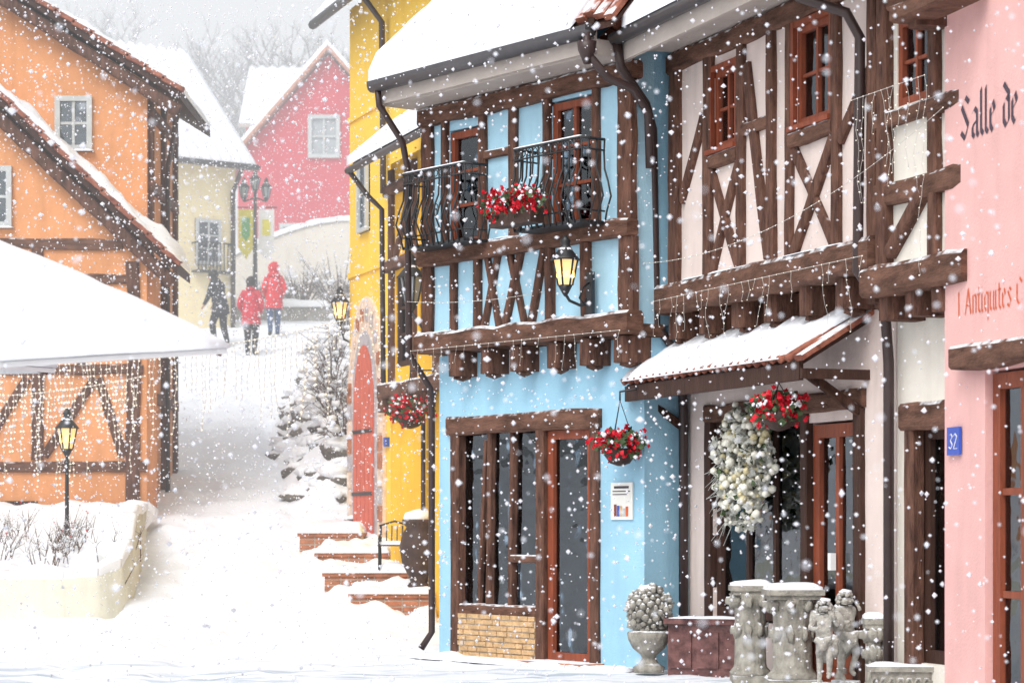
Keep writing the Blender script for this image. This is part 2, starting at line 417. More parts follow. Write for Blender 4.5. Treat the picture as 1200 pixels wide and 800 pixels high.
b.bar('shop_timber',WOOD,(.29,-.02,.02),(.29,-.02,2.27),.14,.12,jit=.04)
b.bar('shop_timber',WOOD,(2.53,-.02,.02),(2.53,-.02,2.27),.13,.12,jit=.03)
b.bar('shop_timber',WOOD,(1.70,-.02,.02),(1.70,-.02,2.27),.12,.12,jit=.03)
for u,w in ((.80,.07),(1.17,.06),):
    b.bar('shop_timber',WOOD,(u,-.05,.5),(u+.03,-.05,2.27),w,.08,jit=.05)
b.bar('shop_timber',WOODH,(.36,-.03,.50),(1.64,-.03,.50),.12,.1,jit=.03)
b.bar('shop_timber',WOODH,(1.2,-.035,1.02),(1.64,-.035,1.02),.08,.08,jit=.03)
b.bar('shop_timber',WOOD,(.62,-.06,.56),(.74,-.06,2.2),.05,.05,jit=.05)
b.room(.36,2.47,.0,2.27,-.11,-1.5)
b.box('shop_glass',GLASS,.36,.76,-.075,-.071,.56,2.27); b.box('shop_glass',GLASS,.84,1.15,-.075,-.071,.56,2.27); b.box('shop_glass',GLASS,1.21,1.64,-.075,-.071,.56,2.27)
for k in range(22):
    u=R(.45,1.6); h=R(.15,.5); w=R(.03,.1); z=R(.55,1.6)
    b.box('display_goods',SHOPG,u,u+w,-.6+k*.01,-.52+k*.01,z,z+h)
b.box('display_shelf',DWOOD,.4,1.6,-.8,-.3,.9,.93); b.box('curtain_reflection_sheet',CURT,.40,.5,-.2,-.18,.56,2.2); b.box('curtain_reflection_sheet',CURT,.92,1.12,-.25,-.23,.56,2.2);b.box('curtain_reflection_sheet',CURT,1.3,1.42,-.25,-.23,1.1,2.2)  # pale curtain sheets added to imitate white vertical reflections in the shop glass
b.box('stone_panel_back',MORT,.36,1.64,-.1,.02,.02,.43)
z=.03
while z<.42:
    u=.36+R(0,.05)
    while u<1.6:
        w=R(.08,.2); b.box('stone_panel',SANDB,u,min(u+w,1.64),.02,.033+R(0,.015),z,z+.042); u+=w+.012
    z+=.055
b.window(1.77,2.46,.04,2.26,-.02,RWOOD,.085,1,1,panel=.0,depth=.9,part='shop_door')
b.box('door_inner_leaf',DWOOD,2.12,2.18,-.5,-.12,.1,2.2)
for k in range(44):
    z=R(.3,2.0);u=R(1.86,2.35); b.box('door_display',random.choice([SHOPG,LEAF,RWOOD,CURT,BAUB]),u,u+R(.02,.06),-.35+k*.004,-.33+k*.004,z,z+R(.03,.10))
b.box('threshold',BRICK,1.7,2.65,-.05,.3,.0,.05)
b.box('doorstep',BRICK,-.02,3.25,.003,.22,-.02,.035)
b.snow((-.1,.35,.0),(3.3,.35,.0),(3.3,.2,.02),(-.1,.2,.02),.05,40,4,lump=1.3)
b.box('notice_board',PAPER,2.77,3.08,.004,.02,1.40,1.745)
for i,(a,c,h,m) in enumerate([(2.82,3.03,.022,INK),(2.80,3.05,.008,INK),(2.80,3.00,.008,INK)]):
    b.box('notice_text',m,a,c,.021,.024,1.69-i*.03,1.69-i*.03+h)
for i in range(5):
    b.box('notice_drawing',[RWOOD,SIGNB,SANDB,GREYW,TERRA][i],2.82+i*.042,2.855+i*.042,.021,.024,1.43,1.50+R(0,.08))
NB=.18
def bp(u0,z0,u1,z1,w,h=.08,n=NB,m=WOOD,g=b): g.bar('timber_frame',m,(u0,n,z0),(u1,n,z1),w,h,jit=.05)
bp(-.02,3.2,3.34,3.2,.20,.2,.2,WOODH)
bp(-.02,4.07,3.3,4.07,.17,.14,.2,WOODH)
bp(-.02,5.50,3.36,5.50,.18,.14,.2,WOODH)
dust(b,0,3.3,.22,.29,3.295,.014); dust(b,0,3.3,.2,.265,4.15,.01)
for u,w in ((.07,.17),(.37,.08),(1.0,.10),(1.5,.11),(2.03,.09),(2.77,.08),(3.2,.20)):
    bp(u,4.15,u,5.42,w,.1)
for u,w in ((.07,.17),(.52,.09),(.92,.1),(2.08,.1),(2.62,.12),(3.2,.2)):
    bp(u,3.29,u,3.99,w,.1)
bp(1.02,3.29,1.25,3.99,.08);bp(1.27,3.29,1.08,3.99,.07);bp(1.36,3.29,1.62,3.99,.08);bp(1.68,3.29,1.44,3.99,.07);bp(1.78,3.29,1.98,3.99,.08)
bp(1.0,5.0,1.5,5.0,.08,m=WOODH)
for u in (.57,1.1,1.58,2.15,2.66,3.16):
    b.bar('joist_ends',WOOD,(u,.08,3.08),(u,.08,2.84),.17,.34,jit=.03)
    b.blob('joist_ends',WOOD,(u,.12,2.84),.1,1,.3,(.8,1.1,.5),seed=u)
b.window(.42,.95,4.15,5.30,.16,RWOOD,.07,1,3,curt=False,depth=.5,part='balcony_door')
b.window(2.08,2.72,4.15,5.36,.16,RWOOD,.07,2,3,curt=True,depth=.5,part='balcony_door')
b.poly('soffit',SOFF,[(-.12,5.60),(3.27,5.60),(3.27,5.74),(-.12,5.74)],.16,.60)
b.box('fascia',SOFF,-.12,3.27,.60,.64,5.62,5.82)
b.tube('gutter',GUT,[(-.2,.70,5.80),(3.30,.70,5.80)],.065,10)
b.box('gutter_lip',GUT,-.2,3.30,.64,.765,5.80,5.845)
sl=1.0
rz=lambda n:5.86+(.7-n)*sl
slab(b,'roof_slab',DWOOD,-.15,3.30,.66,rz(.66)-.03,-2.3,rz(-2.3)-.03,.06)
slab(b,'roof_slab',DWOOD,-.15,3.30,-2.3,rz(-2.3)-.03,-5.2,rz(-2.3)-2.93,.06)
b.tiles(-.1,3.2,.66,rz(.66)+.03,-2.3,rz(-2.3)+.03,r=.045)
b.snow((-.18,.76,rz(.74)+.02),(3.06,.76,rz(.74)+.02),(3.03,-2.3,rz(-2.3)+.07),(-.18,-2.3,rz(-2.3)+.07),.22,60,50,lump=.35,edge=.45)
b.snow((-.16,-2.3,rz(-2.3)+.05),(3.2,-2.3,rz(-2.3)+.05),(3.2,-5.2,rz(-2.3)-2.85),(-.16,-5.2,rz(-2.3)-2.85),.2,20,10)
for i in range(12):
    n=.68-i*.24
    for uu,wd in ((3.14,.14),(3.26,.15),(3.40,.16),(3.53,.13)):
        b.bar('verge_tiles',TILE,(uu,n,rz(n)+.07-abs(uu-3.26)*.25),(uu,n-.27,rz(n-.27)+.11-abs(uu-3.26)*.25),wd,.06)
slab(b,'verge_board',DWOOD,3.28,3.58,.66,rz(.66)-.1,-2.3,rz(-2.3)-.1,.05)
for uu in (.05,3.02):
    vs=[(uu,.0,6.3),(uu,-4.6,6.3),(uu,-2.3,8.65),(uu+.17,.0,6.3),(uu+.17,-4.6,6.3),(uu+.17,-2.3,8.65)]
    b.add('gable_wall',BLUE,vs,[(0,1,2),(3,4,5),(0,1,4,3),(1,2,5,4),(0,2,5,3)])
b.tube('downpipe',PIPE,[(-.1,.70,5.78),(-.1,.68,5.6),(-.06,.42,5.25),(-.06,.36,5.0),(-.06,.34,3.1),(-.05,.08,2.75),(-.05,.06,2.5),(-.05,.06,.25),(-.1,.16,.08)],.034,8)
b.tube('downpipe',PIPE,[(3.27,.72,5.78),(3.27,.72,5.6),(3.36,.55,5.38),(3.42,.3,5.3),(3.42,.12,5.1),(3.42,.1,4.6)],.04,8)
b.lathe('hopper',PIPE,(3.27,.72,5.5),[(.03,0),(.08,.12),(.09,.2)],12)
b.finish()

def balcony(g,u0,u1,n0,n1,z0,z1):
    g.box('floor_plate',IRON,u0,u1,n0,n1,z0,z0+.03)
    for z,r in ((z1,.014),(z1-.1,.009),(z0+.12,.009)):
        g.tube('rails',IRON,[(u0,n0,z),(u0,n1,z),(u1,n1,z),(u1,n0,z)],r,6)
    k=int((u1-u0)/.085)
    pts=[(u0+(u1-u0)*i/k,n1,0,1) for i in range(k+1)]+[(u0,n0+(n1-n0)*i/3,-1,0) for i in range(3)]+[(u1,n0+(n1-n0)*i/3,1,0) for i in range(3)]
    for u,n,du,dn in pts:
        p=[]
        for t,o in ((0,0),(.15,.03),(.32,.09),(.5,.05),(.65,.0),(.85,-.01),(1,0)):
            p.append((u+du*o,n+dn*o,z0+(z1-z0)*t))
        g.tube('bars',IRON,p,.0095,5)
    for i in range(k):
        u=u0+(u1-u0)*(i+.5)/k; zc=z1-.05
        g.tube('scrolls',IRON,[(u+.032*cos(a),n1,zc+.032*sin(a)) for a in [j*pi/4 for j in range(9)]],.006,4)
        if i%2: g.tube('scrolls',IRON,[(u+.04*cos(a)*(1-j/14),n1+.06,z0+.32+.09*sin(a)*(1-j/14)) for j,a in enumerate([j*pi/4 for j in range(12)])],.007,4)
    g.snow((u0,n1-.012,z1+.012),(u1,n1-.012,z1+.012),(u1,n1+.012,z1+.012),(u0,n1+.012,z1+.012),.012,16,2)
g=G('iron_balcony',b.w((0,0,0)),(.609,-.793)); balcony(g,.14,1.18,.27,.55,4.12,4.88); g.finish()
g=G('iron_balcony',b.w((0,0,0)),(.609,-.793)); balcony(g,1.98,2.98,.27,.55,4.12,4.90); g.finish()
g=G('flower_box',b.w((2.15,.66,4.28)),(.609,-.793)); g.box('trough',POT,-.32,.32,-.08,.08,-.12,.02); flowers(g,(0,0.02,.09),.42,.15,.16,260,150); g.finish()
g=G('wall_lamp',b.w((0,0,0)),(.609,-.793)); lantern(g,(2.75,.55,3.56),1.15,True)
g.tube('bracket',IRON,[(2.75,.27,3.42),(2.75,.36,3.38),(2.75,.5,3.42),(2.75,.55,3.48)],.014,6); g.tube('bracket',IRON,[(2.75,.27,3.6),(2.75,.34,3.55),(2.75,.38,3.45),(2.75,.33,3.4),(2.75,.3,3.45)],.01,6)
g.box('back_plate',IRON,2.71,2.79,.23,.27,3.3,3.7); g.finish()

# ---------------------------------------------------------------- white timber house
w=G('white_timber_house',(1.614,22.3,0),(.345,-.939))
w.wall('lower_wall',WHITE,0,3.98,0,3.3,-.3,0,[(.62,2.42,.5,2.3),(2.5,3.36,.03,2.2)])
w.box('rear_body',WHITE,.01,3.97,-5,-4.7,0,6)
w.box('side_wall',WHITE,0.01,.25,-4.7,-.303,0,6.5)
w.wall('upper_wall',WHITE,.2,4.15,3.42,5.8,-.05,.22,[(1.12,1.62,4.66,5.36),(2.72,3.36,4.62,5.44)])
w.box('jetty_floor',WOODH,.15,4.2,-.2,.2,3.303,3.418)
def wp(*a,**k): bp(*a,g=w,n=k.get('n',.225),m=k.get('m',WOOD),h=k.get('h',.075))
w.bar('timber_frame',WOODH,(.1,.27,3.42),(4.2,.27,3.42),.27,.2,jit=.03)
dust(w,.15,4.1,.29,.36,3.55,.014)
wp(.2,5.58,4.2,5.58,.18,m=WOODH,h=.12)
for u,wd in ((.3,.22),(1.04,.16),(1.70,.13),(2.30,.12),(2.62,.12),(3.46,.12),(4.1,.16)):
    wp(u,3.55,u+R(-.03,.03),5.5,wd,h=.09)
wp(1.8,5.3,2.22,3.6,.13)
wp(1.1,4.56,1.66,4.56,.12,m=WOODH,h=.12);wp(2.66,4.52,3.42,4.52,.12,m=WOODH,h=.12)
wp(1.1,3.58,1.66,4.48,.11);wp(1.66,3.58,1.1,4.48,.10)
wp(2.7,3.58,3.4,4.44,.11);wp(3.4,3.58,2.7,4.44,.10)
wp(.95,5.0,.45,4.3,.12); wp(1.75,4.75,2.25,4.75,.1,m=WOODH); wp(3.5,4.4,4.05,4.9,.11)
for u in (.35,1.0,1.7,2.3,2.95,3.6,4.1):
    w.bar('joist_ends',WOOD,(u,.12,3.29),(u,.12,3.05),.17,.34,jit=.03)
    w.blob('joist_ends',WOOD,(u,.16,3.04),.1,1,.3,(.8,1.1,.5),seed=u)
w.window(1.12,1.62,4.66,5.36,.21,RWOOD,.06,2,2,True,part='casement')
w.window(2.72,3.36,4.62,5.44,.21,RWOOD,.06,2,2,True,part='casement')
for a,c2,z0,z1 in ((1.08,1.66,4.62,5.40),(2.68,3.40,4.58,5.48)):
    w.box('window_sill',RWOOD,a,c2,.22,.30,z0,z0+.04); w.box('window_architrave',RWOOD,a-.01,a+.05,.222,.262,z0+.04,z1); w.box('window_architrave',RWOOD,c2-.05,c2+.01,.222,.262,z0+.04,z1); w.box('window_architrave',RWOOD,a+.05,c2-.05,.222,.258,z1-.05,z1)
w.window(.64,2.40,.52,2.28,-.03,DWOOD,.09,3,1,depth=1.2,part='shop_window')
w.bar('shop_surround',WOODH,(.5,.0,2.36),(3.5,.0,2.36),.16,.1,jit=.03)
w.bar('shop_surround',DWOOD,(.56,.0,.02),(.56,.0,2.28),.12,.09,jit=.03)
w.bar('shop_surround',DWOOD,(2.46,.0,.02),(2.46,.0,2.28),.11,.08,jit=.03)
w.bar('shop_surround',DWOOD,(3.42,.0,.02),(3.42,.0,2.28),.12,.1,jit=.03)
w.window(2.53,3.34,.03,2.18,-.03,RWOOD,.11,2,1,depth=1,panel=.5,part='shop_door')
w.box('door_handle',WPAINT,2.88,2.93,-.03,.02,.98,1.12)
for k in range(50):
    u=R(.8,2.3); z=R(.6,1.9); w.box('display_goods',random.choice([SHOPG,SHOPG,CURT,LEAF]),u,u+R(.03,.12),-.7+k*.01,-.62+k*.01,z,z+R(.08,.3))
w.box('curtain_reflection_sheet',CURT,.75,.95,-.3,-.28,.6,2.2);w.box('curtain_reflection_sheet',CURT,2.12,2.28,-.3,-.28,.6,2.2)
w.box('awning_fascia',DWOOD,-.02,3.5,.56,.60,2.49,2.63)
slab(w,'awning_deck',DWOOD,-.02,3.52,.58,2.61,.003,2.95,.03)
w.tiles(0,3.5,.63,2.665,.02,3.03,pitch=.14,r=.036,part='awning_tiles')
w.box('awning_end_board',DWOOD,3.52,3.56,.0,.60,2.50,2.58)
for n0 in (.5,.02): 
    for u in (.06,3.44): w.bar('awning_bracket',WOOD,(u,.03,2.25),(u,.5,2.55),.07,.07)
for i in range(5):
    n=.6-i*.13; w.bar('awning_verge',TILE,(3.57,n+.03,2.66+(.6-n)*.6),(3.57,n-.12,2.68+(.72-n)*.6),.12,.05)
w.snow((.0,.64,2.675),(3.22,.64,2.675),(3.44,.03,3.05),(.0,.03,3.05),.06,90,16,corr=.012,pitch=.14,lump=.6,edge=.4)
w.tube('gutter',GUT,[(.28,.84,5.76),(5.2,.84,5.76)],.065,10)
w.box('fascia',SOFF,.3,5.2,.74,.78,5.56,5.76); w.box('soffit',SOFF,.3,5.2,.2,.74,5.68,5.72)
wz=lambda n:5.84+(.84-n)*.85
slab(w,'roof_slab',DWOOD,.3,5.2,.8,wz(.8)-.03,-2.5,wz(-2.5)-.03,.06)
w.tiles(.32,5.2,.84,wz(.84)+.02,-2.5,wz(-2.5)+.02,r=.045)
w.snow((.62,.9,wz(.88)+.0),(5.2,.9,wz(.88)+.0),(5.2,-2.5,wz(-2.5)+.07),(.58,-2.5,wz(-2.5)+.07),.2,40,24,edge=.5)
slab(w,'roof_slab',DWOOD,.3,5.2,-2.5,wz(-2.5)-.03,-5.3,wz(-2.5)-2.4,.06)
for i in range(12):
    n=.84-i*.24
    for uu,wd in ((.60,.14),(.48,.15),(.33,.16),(.18,.14),(.04,.13)):
        w.bar('verge_tiles',TILE,(uu,n,wz(n)+.05-abs(uu-.4)*.2),(uu,n-.27,wz(n-.27)+.10-abs(uu-.4)*.2),wd,.06)
slab(w,'verge_board',DWOOD,-.02,.3,.8,wz(.8)-.1,-2.3,wz(-2.3)-.1,.05)
w.tube('downpipe',PIPE,[(.36,.84,5.72),(.36,.80,5.5),(.24,.5,5.2),(.12,.38,5.0),(.1,.34,3.2),(.12,.1,2.9),(.12,.07,2.4),(.12,.07,.1)],.045,8)
w.tube('downpipe',PIPE,[(3.6,.84,5.72),(3.7,.7,5.45),(3.95,.42,5.3),(4.02,.34,5.1),(4.02,.36,3.3),(4.02,.12,3.0),(4.02,.09,2.6),(4.02,.09,.05)],.042,8)
w.finish()
# ---------------------------------------------------------------- cream house
c=G('cream_timber_house',w.w((3.99,0,0)),(.345,-.939))
c.wall('lower_wall',CREAM,0,1.6,0,3.1,-.3,-.003,[(.30,1.2,.3,2.1)])
c.wall('upper_wall',CREAM,.1,1.6,3.15,6.2,-.1,.25,[(.45,.95,4.5,5.15)])
c.box('body',CREAM,0.01,1.6,-5,-.8,0,6.2)
def cp(*a,**k): bp(*a,g=c,n=k.get('n',.27),m=k.get('m',WOOD),h=.1)
for u,wd in ((.32,.16),(.14,.13),(1.05,.12)): cp(u,3.25,u,6.1,wd)
c.bar('timber_frame',WOODH,(.1,.28,3.2),(1.6,.28,3.2),.24,.2,jit=.03)
cp(.2,3.85,1.6,3.85,.16,m=WOODH);cp(.2,4.42,1.6,4.42,.12,m=WOODH);cp(.4,3.4,.9,3.8,.1);cp(.38,5.3,1.5,5.3,.14,m=WOODH)
for u in (.35,.75,1.15): c.bar('joist_ends',WOOD,(u,.15,3.08),(u,.15,2.9),.17,.34,jit=.03)
c.window(.45,.95,4.5,5.15,.24,RWOOD,.06,2,2,True,part='casement')
c.window(.34,1.16,.3,2.1,-.04,DWOOD,.1,2,1,False,part='shop_window')
c.bar('shop_surround',WOOD,(.30,.02,.1),(.30,.02,2.1),.13,.12,jit=.05); c.bar('shop_surround',WOODH,(.2,.03,2.17),(1.4,.03,2.17),.2,.16,jit=.04)
c.finish()
# ---------------------------------------------------------------- pink house
p=G('pink_house',(3.133,17.3,0),(.252,-.968))
p.wall('front_wall',PINK,0,4.5,0,7.5,-.3,0,[(.66,1.9,.05,2.42),(.5,1.6,5.3,6.6)])
p.box('side_wall',PINK,0.0,.25,-4.5,-.303,0,7.5)
p.bar('lintel',WOODH,(.32,.04,2.53),(2.2,.04,2.53),.17,.16,jit=.05)
p.window(.68,1.88,.05,2.40,-.05,RWOOD,.11,3,3,False,part='shop_window')
p.window(.52,1.58,5.32,6.58,-.05,RWOOD,.09,2,2,True,part='upper_window')
p.box('eaves',DWOOD,-.25,4.7,-.2,.5,7.5,7.6); slab(p,'roof_slab',DWOOD,-.25,4.7,.6,7.6,-2.5,9.8,.08)
p.snow((-.25,.6,7.7),(4.7,.6,7.7),(4.7,-2.5,9.9),(-.25,-2.5,9.9),.2,20,10)
p.bar('timber_stub',WOOD,(-.05,.1,4.95),(-.05,.1,5.6),.2,.25,jit=.05)
p.bar('timber_stub',WOODH,(-.15,.22,5.05),(.75,.2,5.05),.14,.3,jit=.04)
LET={'S':[[(.75,1.3),(.42,1.5),(.08,1.2),(.68,.5),(.38,.05),(0,.3)]],
'a':[[(.08,.85),(.3,1),(.52,.85),(.52,.12),(.66,0)],[(.52,.55),(.1,.4),(.1,.12),(.28,0),(.52,.2)]],
'l':[[(.1,1.6),(.1,.15),(.3,0)]],'e':[[(.1,.48),(.5,.72),(.35,1),(.1,.8),(.1,.2),(.3,0),(.55,.2)]],
'd':[[(.12,1.45),(.55,1.1),(.55,.15),(.3,0),(.1,.2),(.1,.75),(.35,.98),(.55,.85)]],
'A':[[(0,0),(.42,1.4),(.82,0)],[(.15,.5),(.7,.5)]],'n':[[(.1,1),(.1,0)],[(.1,.82),(.35,1),(.55,.85),(.55,0)]],
't':[[(.15,1.35),(.15,.15),(.4,0)],[(0,1),(.4,1)]],'i':[[(.1,1),(.1,.1),(.25,0)],[(.1,1.3),(.15,1.38)]],
'q':[[(.55,1),(.55,-.5)],[(.55,.9),(.3,1),(.1,.8),(.1,.2),(.3,0),(.55,.2)]],'u':[[(.1,1),(.1,.15),(.3,0),(.55,.2)],[(.55,1),(.55,.1),(.7,0)]],
's':[[(.5,.85),(.3,1),(.1,.8),(.5,.3),(.3,0),(.05,.15)]],'C':[[(.75,1.15),(.45,1.4),(.1,1.1),(.1,.3),(.4,0),(.75,.25)]],
'1':[[(0,1.1),(.2,1.3),(.2,0)]],'3':[[(.05,1.3),(.35,1.45),(.6,1.15),(.3,.8),(.6,.4),(.3,0),(.0,.2)]],'2':[[(.05,1.2),(.3,1.45),(.6,1.15),(.05,0),(.65,0)]]}
LET['é']=LET['e']+[[(.25,1.2),(.45,1.5)]]
WID={'l':.42,'i':.42,'t':.52,'1':.7,'S':.98,'A':1.0,'C':.95,' ':.45,'a':.8}
def write(g,part,mat,txt,u,z,n,s,sx=None,nib=.11,ang=40):
    sx=sx or s; nx,nz=cos(radians(ang))*nib,sin(radians(ang))*nib; k=0
    for ch in txt:
        for st in LET.get(ch,[]):
            for (x0,y0),(x1,y1) in zip(st,st[1:]):
                k+=1; nn=n+.0004*(k%5)
                P=[(u+(x0-nx)*sx,nn,z+(y0-nz)*s),(u+(x0+nx)*sx,nn,z+(y0+nz)*s),(u+(x1+nx)*sx,nn,z+(y1+nz)*s),(u+(x1-nx)*sx,nn,z+(y1-nz)*s)]
                g.add(part,mat,P,[(0,1,2,3)])
        u+=WID.get(ch,.75)*sx
write(p,'lettering',INK,'Salle de',.28,4.08,.004,.20,.172)
write(p,'lettering_red',TERRA,'1 Antiquités C',.22,2.84,.004,.13,.112,nib=.08)
p.finish()
s=G('house_number_plate',p.w((.10,.01,1.85)),(.252,-.968)); s.box('plate',SIGNB,0,.20,0,.02,0,.20); write(s,'digits',WPAINT,'32',.035,.045,.021,.075,.1,.08,20); s.finish()

# ---------------------------------------------------------------- yellow house
y=G('yellow_house',(-2.41,35.5,0),(.33,-.944))
y.box('tall_wall',YEL,0,6.5,-5,0,0,9.0)
def arch(u0,u1,z0,zs,zt,k=8):
    L_=[(u0,z0)];m=(u0+u1)/2
    for i in range(k+1):
        t=i/k; L_.append((u0+(m-u0)*(1-cos(t*pi/2)),zs+(zt-zs)*sin(t*pi/2)**.95))
    Rr=[(2*m-a,zz) for a,zz in reversed(L_[:-1])]
    return L_+Rr
y.poly('door_surround',PSURR,arch(.06,1.94,1.1,3.1,4.65),.003,.05)
y.poly('door_surround_inner',PSUR2,arch(.34,1.66,1.1,3.0,4.15),.053,.062)
y.poly('door',PDOOR,arch(.46,1.54,1.12,2.95,3.95),.065,.075)
for i in range(5): y.box('door_planks',PDOOR,.50+i*.21,.68+i*.21,.076,.09,1.2,2.9)
y.bar('door_bars',IRON,(.47,.1,1.8),(1.53,.1,1.8),.05,.01); y.bar('door_bars',IRON,(.47,.1,2.7),(1.53,.1,2.7),.05,.01)
for uu in (.19,1.81):
    for k in range(9): y.box('surround_blocks',random.choice([PSURR,PSUR2,BRICK,PSURR]),uu-.1,uu+.1,.051,.07,1.15+k*.25,1.37+k*.25)
for k in range(10):
    a=pi*(k+.5)/10; uc=1-.80*cos(a); zc=3.15+1.25*sin(a)
    y.box('arch_blocks',random.choice([PSUR2,BRICK,PSURR]),uc-.07,uc+.07,.051,.07,zc-.09,zc+.09)
slab(y,'roof_slab',DWOOD,-.4,6.8,.4,8.8,-2.6,11.6,.1); slab(y,'roof_slab',DWOOD,-.4,6.8,-2.6,11.6,-5.4,9,.1)
y.tube('gutter',GUT,[(-.42,.46,8.82),(6.8,.46,8.82)],.07,8)
y.snow((-.4,.5,8.85),(6.8,.5,8.85),(6.8,-2.6,11.7),(-.4,-2.6,11.7),.2,20,10)
y.tube('downpipe',PIPE,[(2.05,.42,8.8),(2.05,.1,8.4),(2.05,.08,6.6),(2.05,.08,6.0)],.045,8)
y.box('small_sign',SIGNB,1.99,2.1,.0,.06,2.45,2.58)
for zz in (7.3,5.0): y.box('string_course',YEL,-.02,2.2,.003,.03,zz,zz+.08)
y.window(.6,1.1,5.6,6.7,.07,GREYW,.06,1,2,depth=.05,th=.05,part='slit_window')
y.finish()
y2=G('yellow_annex',(-1.60,31.5,0),(.33,-.944))
y2.wall('wall',OCH,0,5.0,0,6.1,-.35,0,[(.25,1.0,3.4,4.6),(1.3,1.9,3.5,4.6)])
y2.box('body',OCH,0.003,5,-3,-.8,0,6.1)
y2.box('end_wall',YEL,-.003,.25,-.8,-.353,0,6.1)
y2.window(.25,1.0,3.4,4.6,-.02,DWOOD,.08,2,3,True); y2.window(1.3,1.9,3.5,4.6,-.02,DWOOD,.08,2,3,True)
for u in (.12,1.12,2.1): y2.bar('timber_frame',WOOD,(u,.02,3.1),(u,.02,6.0),.15,.08,jit=.05)
y2.bar('timber_frame',WOODH,(-.1,.06,3.1),(5,.06,3.1),.2,.2,jit=.04); y2.bar('timber_frame',WOODH,(-.1,.04,4.75),(5,.04,4.75),.15,.1,jit=.04)
y2.bar('timber_frame',WOODH,(-.1,.04,5.75),(5,.04,5.75),.15,.1,jit=.04)
y2.bar('timber_frame',WOOD,(.3,.02,4.85),(1.0,.02,5.65),.11,.08,jit=.04)
for u in (.15,.7,1.3,1.9): y2.bar('joist_ends',WOOD,(u,.08,3.0),(u,.08,2.82),.15,.25,jit=.03)
slab(y2,'roof_slab',DWOOD,-.25,5,.45,6.05,-1.8,7.6,.08); y2.snow((-.3,.52,6.10),(5,.52,6.10),(5,-1.8,7.7),(-.3,-1.8,7.7),.2,24,10,edge=.5)
y2.tube('gutter',GUT,[(-.3,.5,6.03),(5,.5,6.03)],.05,8)
y2.tube('downpipe',PIPE,[(-.2,.5,6.0),(-.1,.3,5.7),(.0,.12,5.5),(.0,.1,3.2)],.035,8)
y2.tube('downpipe',PIPE,[(1.65,.06,2.8),(1.65,.06,.6)],.03,8)
y2.finish()
g=G('wall_lamp',y2.w((0,0,0)),(.33,-.944)); lantern(g,(1.99,.32,4.1),1.5,False)
g.tube('bracket',IRON,[(1.99,.02,3.8),(1.99,.15,3.75),(1.99,.32,3.98)],.018,6); g.box('back_plate',IRON,1.95,2.03,.0,.02,3.6,4.1); g.finish()
g=G('wall_lamp',(-2.55,35.4,4.4)); lantern(g,(0,0,0),1.2,True); g.tube('bracket',IRON,[(0,0,-.08),(.06,0,-.3),(.17,-.12,-.35)],.016,6); g.finish()
st=G('brick_steps',(0,0,0))
for i,(x0,x1,d,zt,dd) in enumerate([(-2.0,-1.0,29.6,.50,1.6),(-2.4,-1.1,30.6,.74,1.8),(-2.6,-1.65,31.8,.98,1.8),(-2.95,-2.1,33.2,1.24,2.2)]):
    st.box('step_core',MORT,x0,x1,-d-dd,-d,zt-.5,zt-.05)
    st.box('step_nosing',BRICK,x0-.03,x1+.03,-d-dd,-d+.04,zt-.05,zt)
    zz=zt-.38
    while zz<zt-.06:
        u=x0
        while u<x1-.03: 
            st.box('bricks',BRICK,u,min(u+.2,x1),-d,-d+.015,zz,zz+.06); u+=.215
        zz+=.075
    st.snow((x0-.02,-d+.06,zt),(x1+.02,-d+.06,zt),(x1+.02,-d-dd,zt),(x0-.02,-d-dd,zt),.12,24,18,lump=1.0,edge=.2)
    st.snow((x0-.25,-d+.45,zt-.46),(x1+.1,-d+.45,zt-.46),(x1+.1,-d+.02,zt-.42),(x0-.25,-d+.02,zt-.42),.26,26,10,lump=.9,edge=.05)
st.finish()
g=G('garden_urn',(-1.17,29.95,.52)); g.lathe('urn',POT,(0,0,0),[(.14,0),(.16,.05),(.1,.12),(.12,.18),(.2,.35),(.235,.55),(.2,.72),(.15,.8),(.2,.86),(.2,.9)],20,flute=.03,nf=8)
g.blob('snow_cap',SNOW,(0,0,.92),.19,2,.2,(1,1,.6)); g.finish()
g=G('iron_bench',(-1.52,30.75,.78))
for u in (-.18,.18):
    g.tube('side_frame',IRON,[(u,.22,0),(u,.2,.15),(u,.22,.28),(u,-.12,.3),(u,-.2,0)],.015,6); g.tube('side_frame',IRON,[(u,-.1,.3),(u,-.17,.45),(u,-.2,.56)],.014,6)
    g.tube('armrest',IRON,[(u,.18,.29),(u,.24,.38),(u,.1,.43),(u,-.15,.42)],.014,6)
for i in range(5): g.box('seat',IRON,-.2,.2,-.1+i*.07,-.06+i*.07,.3,.315)
for i in range(6): g.tube('backrest',IRON,[(-.17+i*.068,-.12,.32),(-.17+i*.068,-.19,.56)],.008,5)
g.tube('backrest',IRON,[(-.2,-.2,.56),(0,-.21,.62),(.2,-.2,.56)],.014,6); g.snow((-.2,-.1,.32),(.2,-.1,.32),(.2,.2,.32),(-.2,.2,.32),.05,8,6); g.finish()
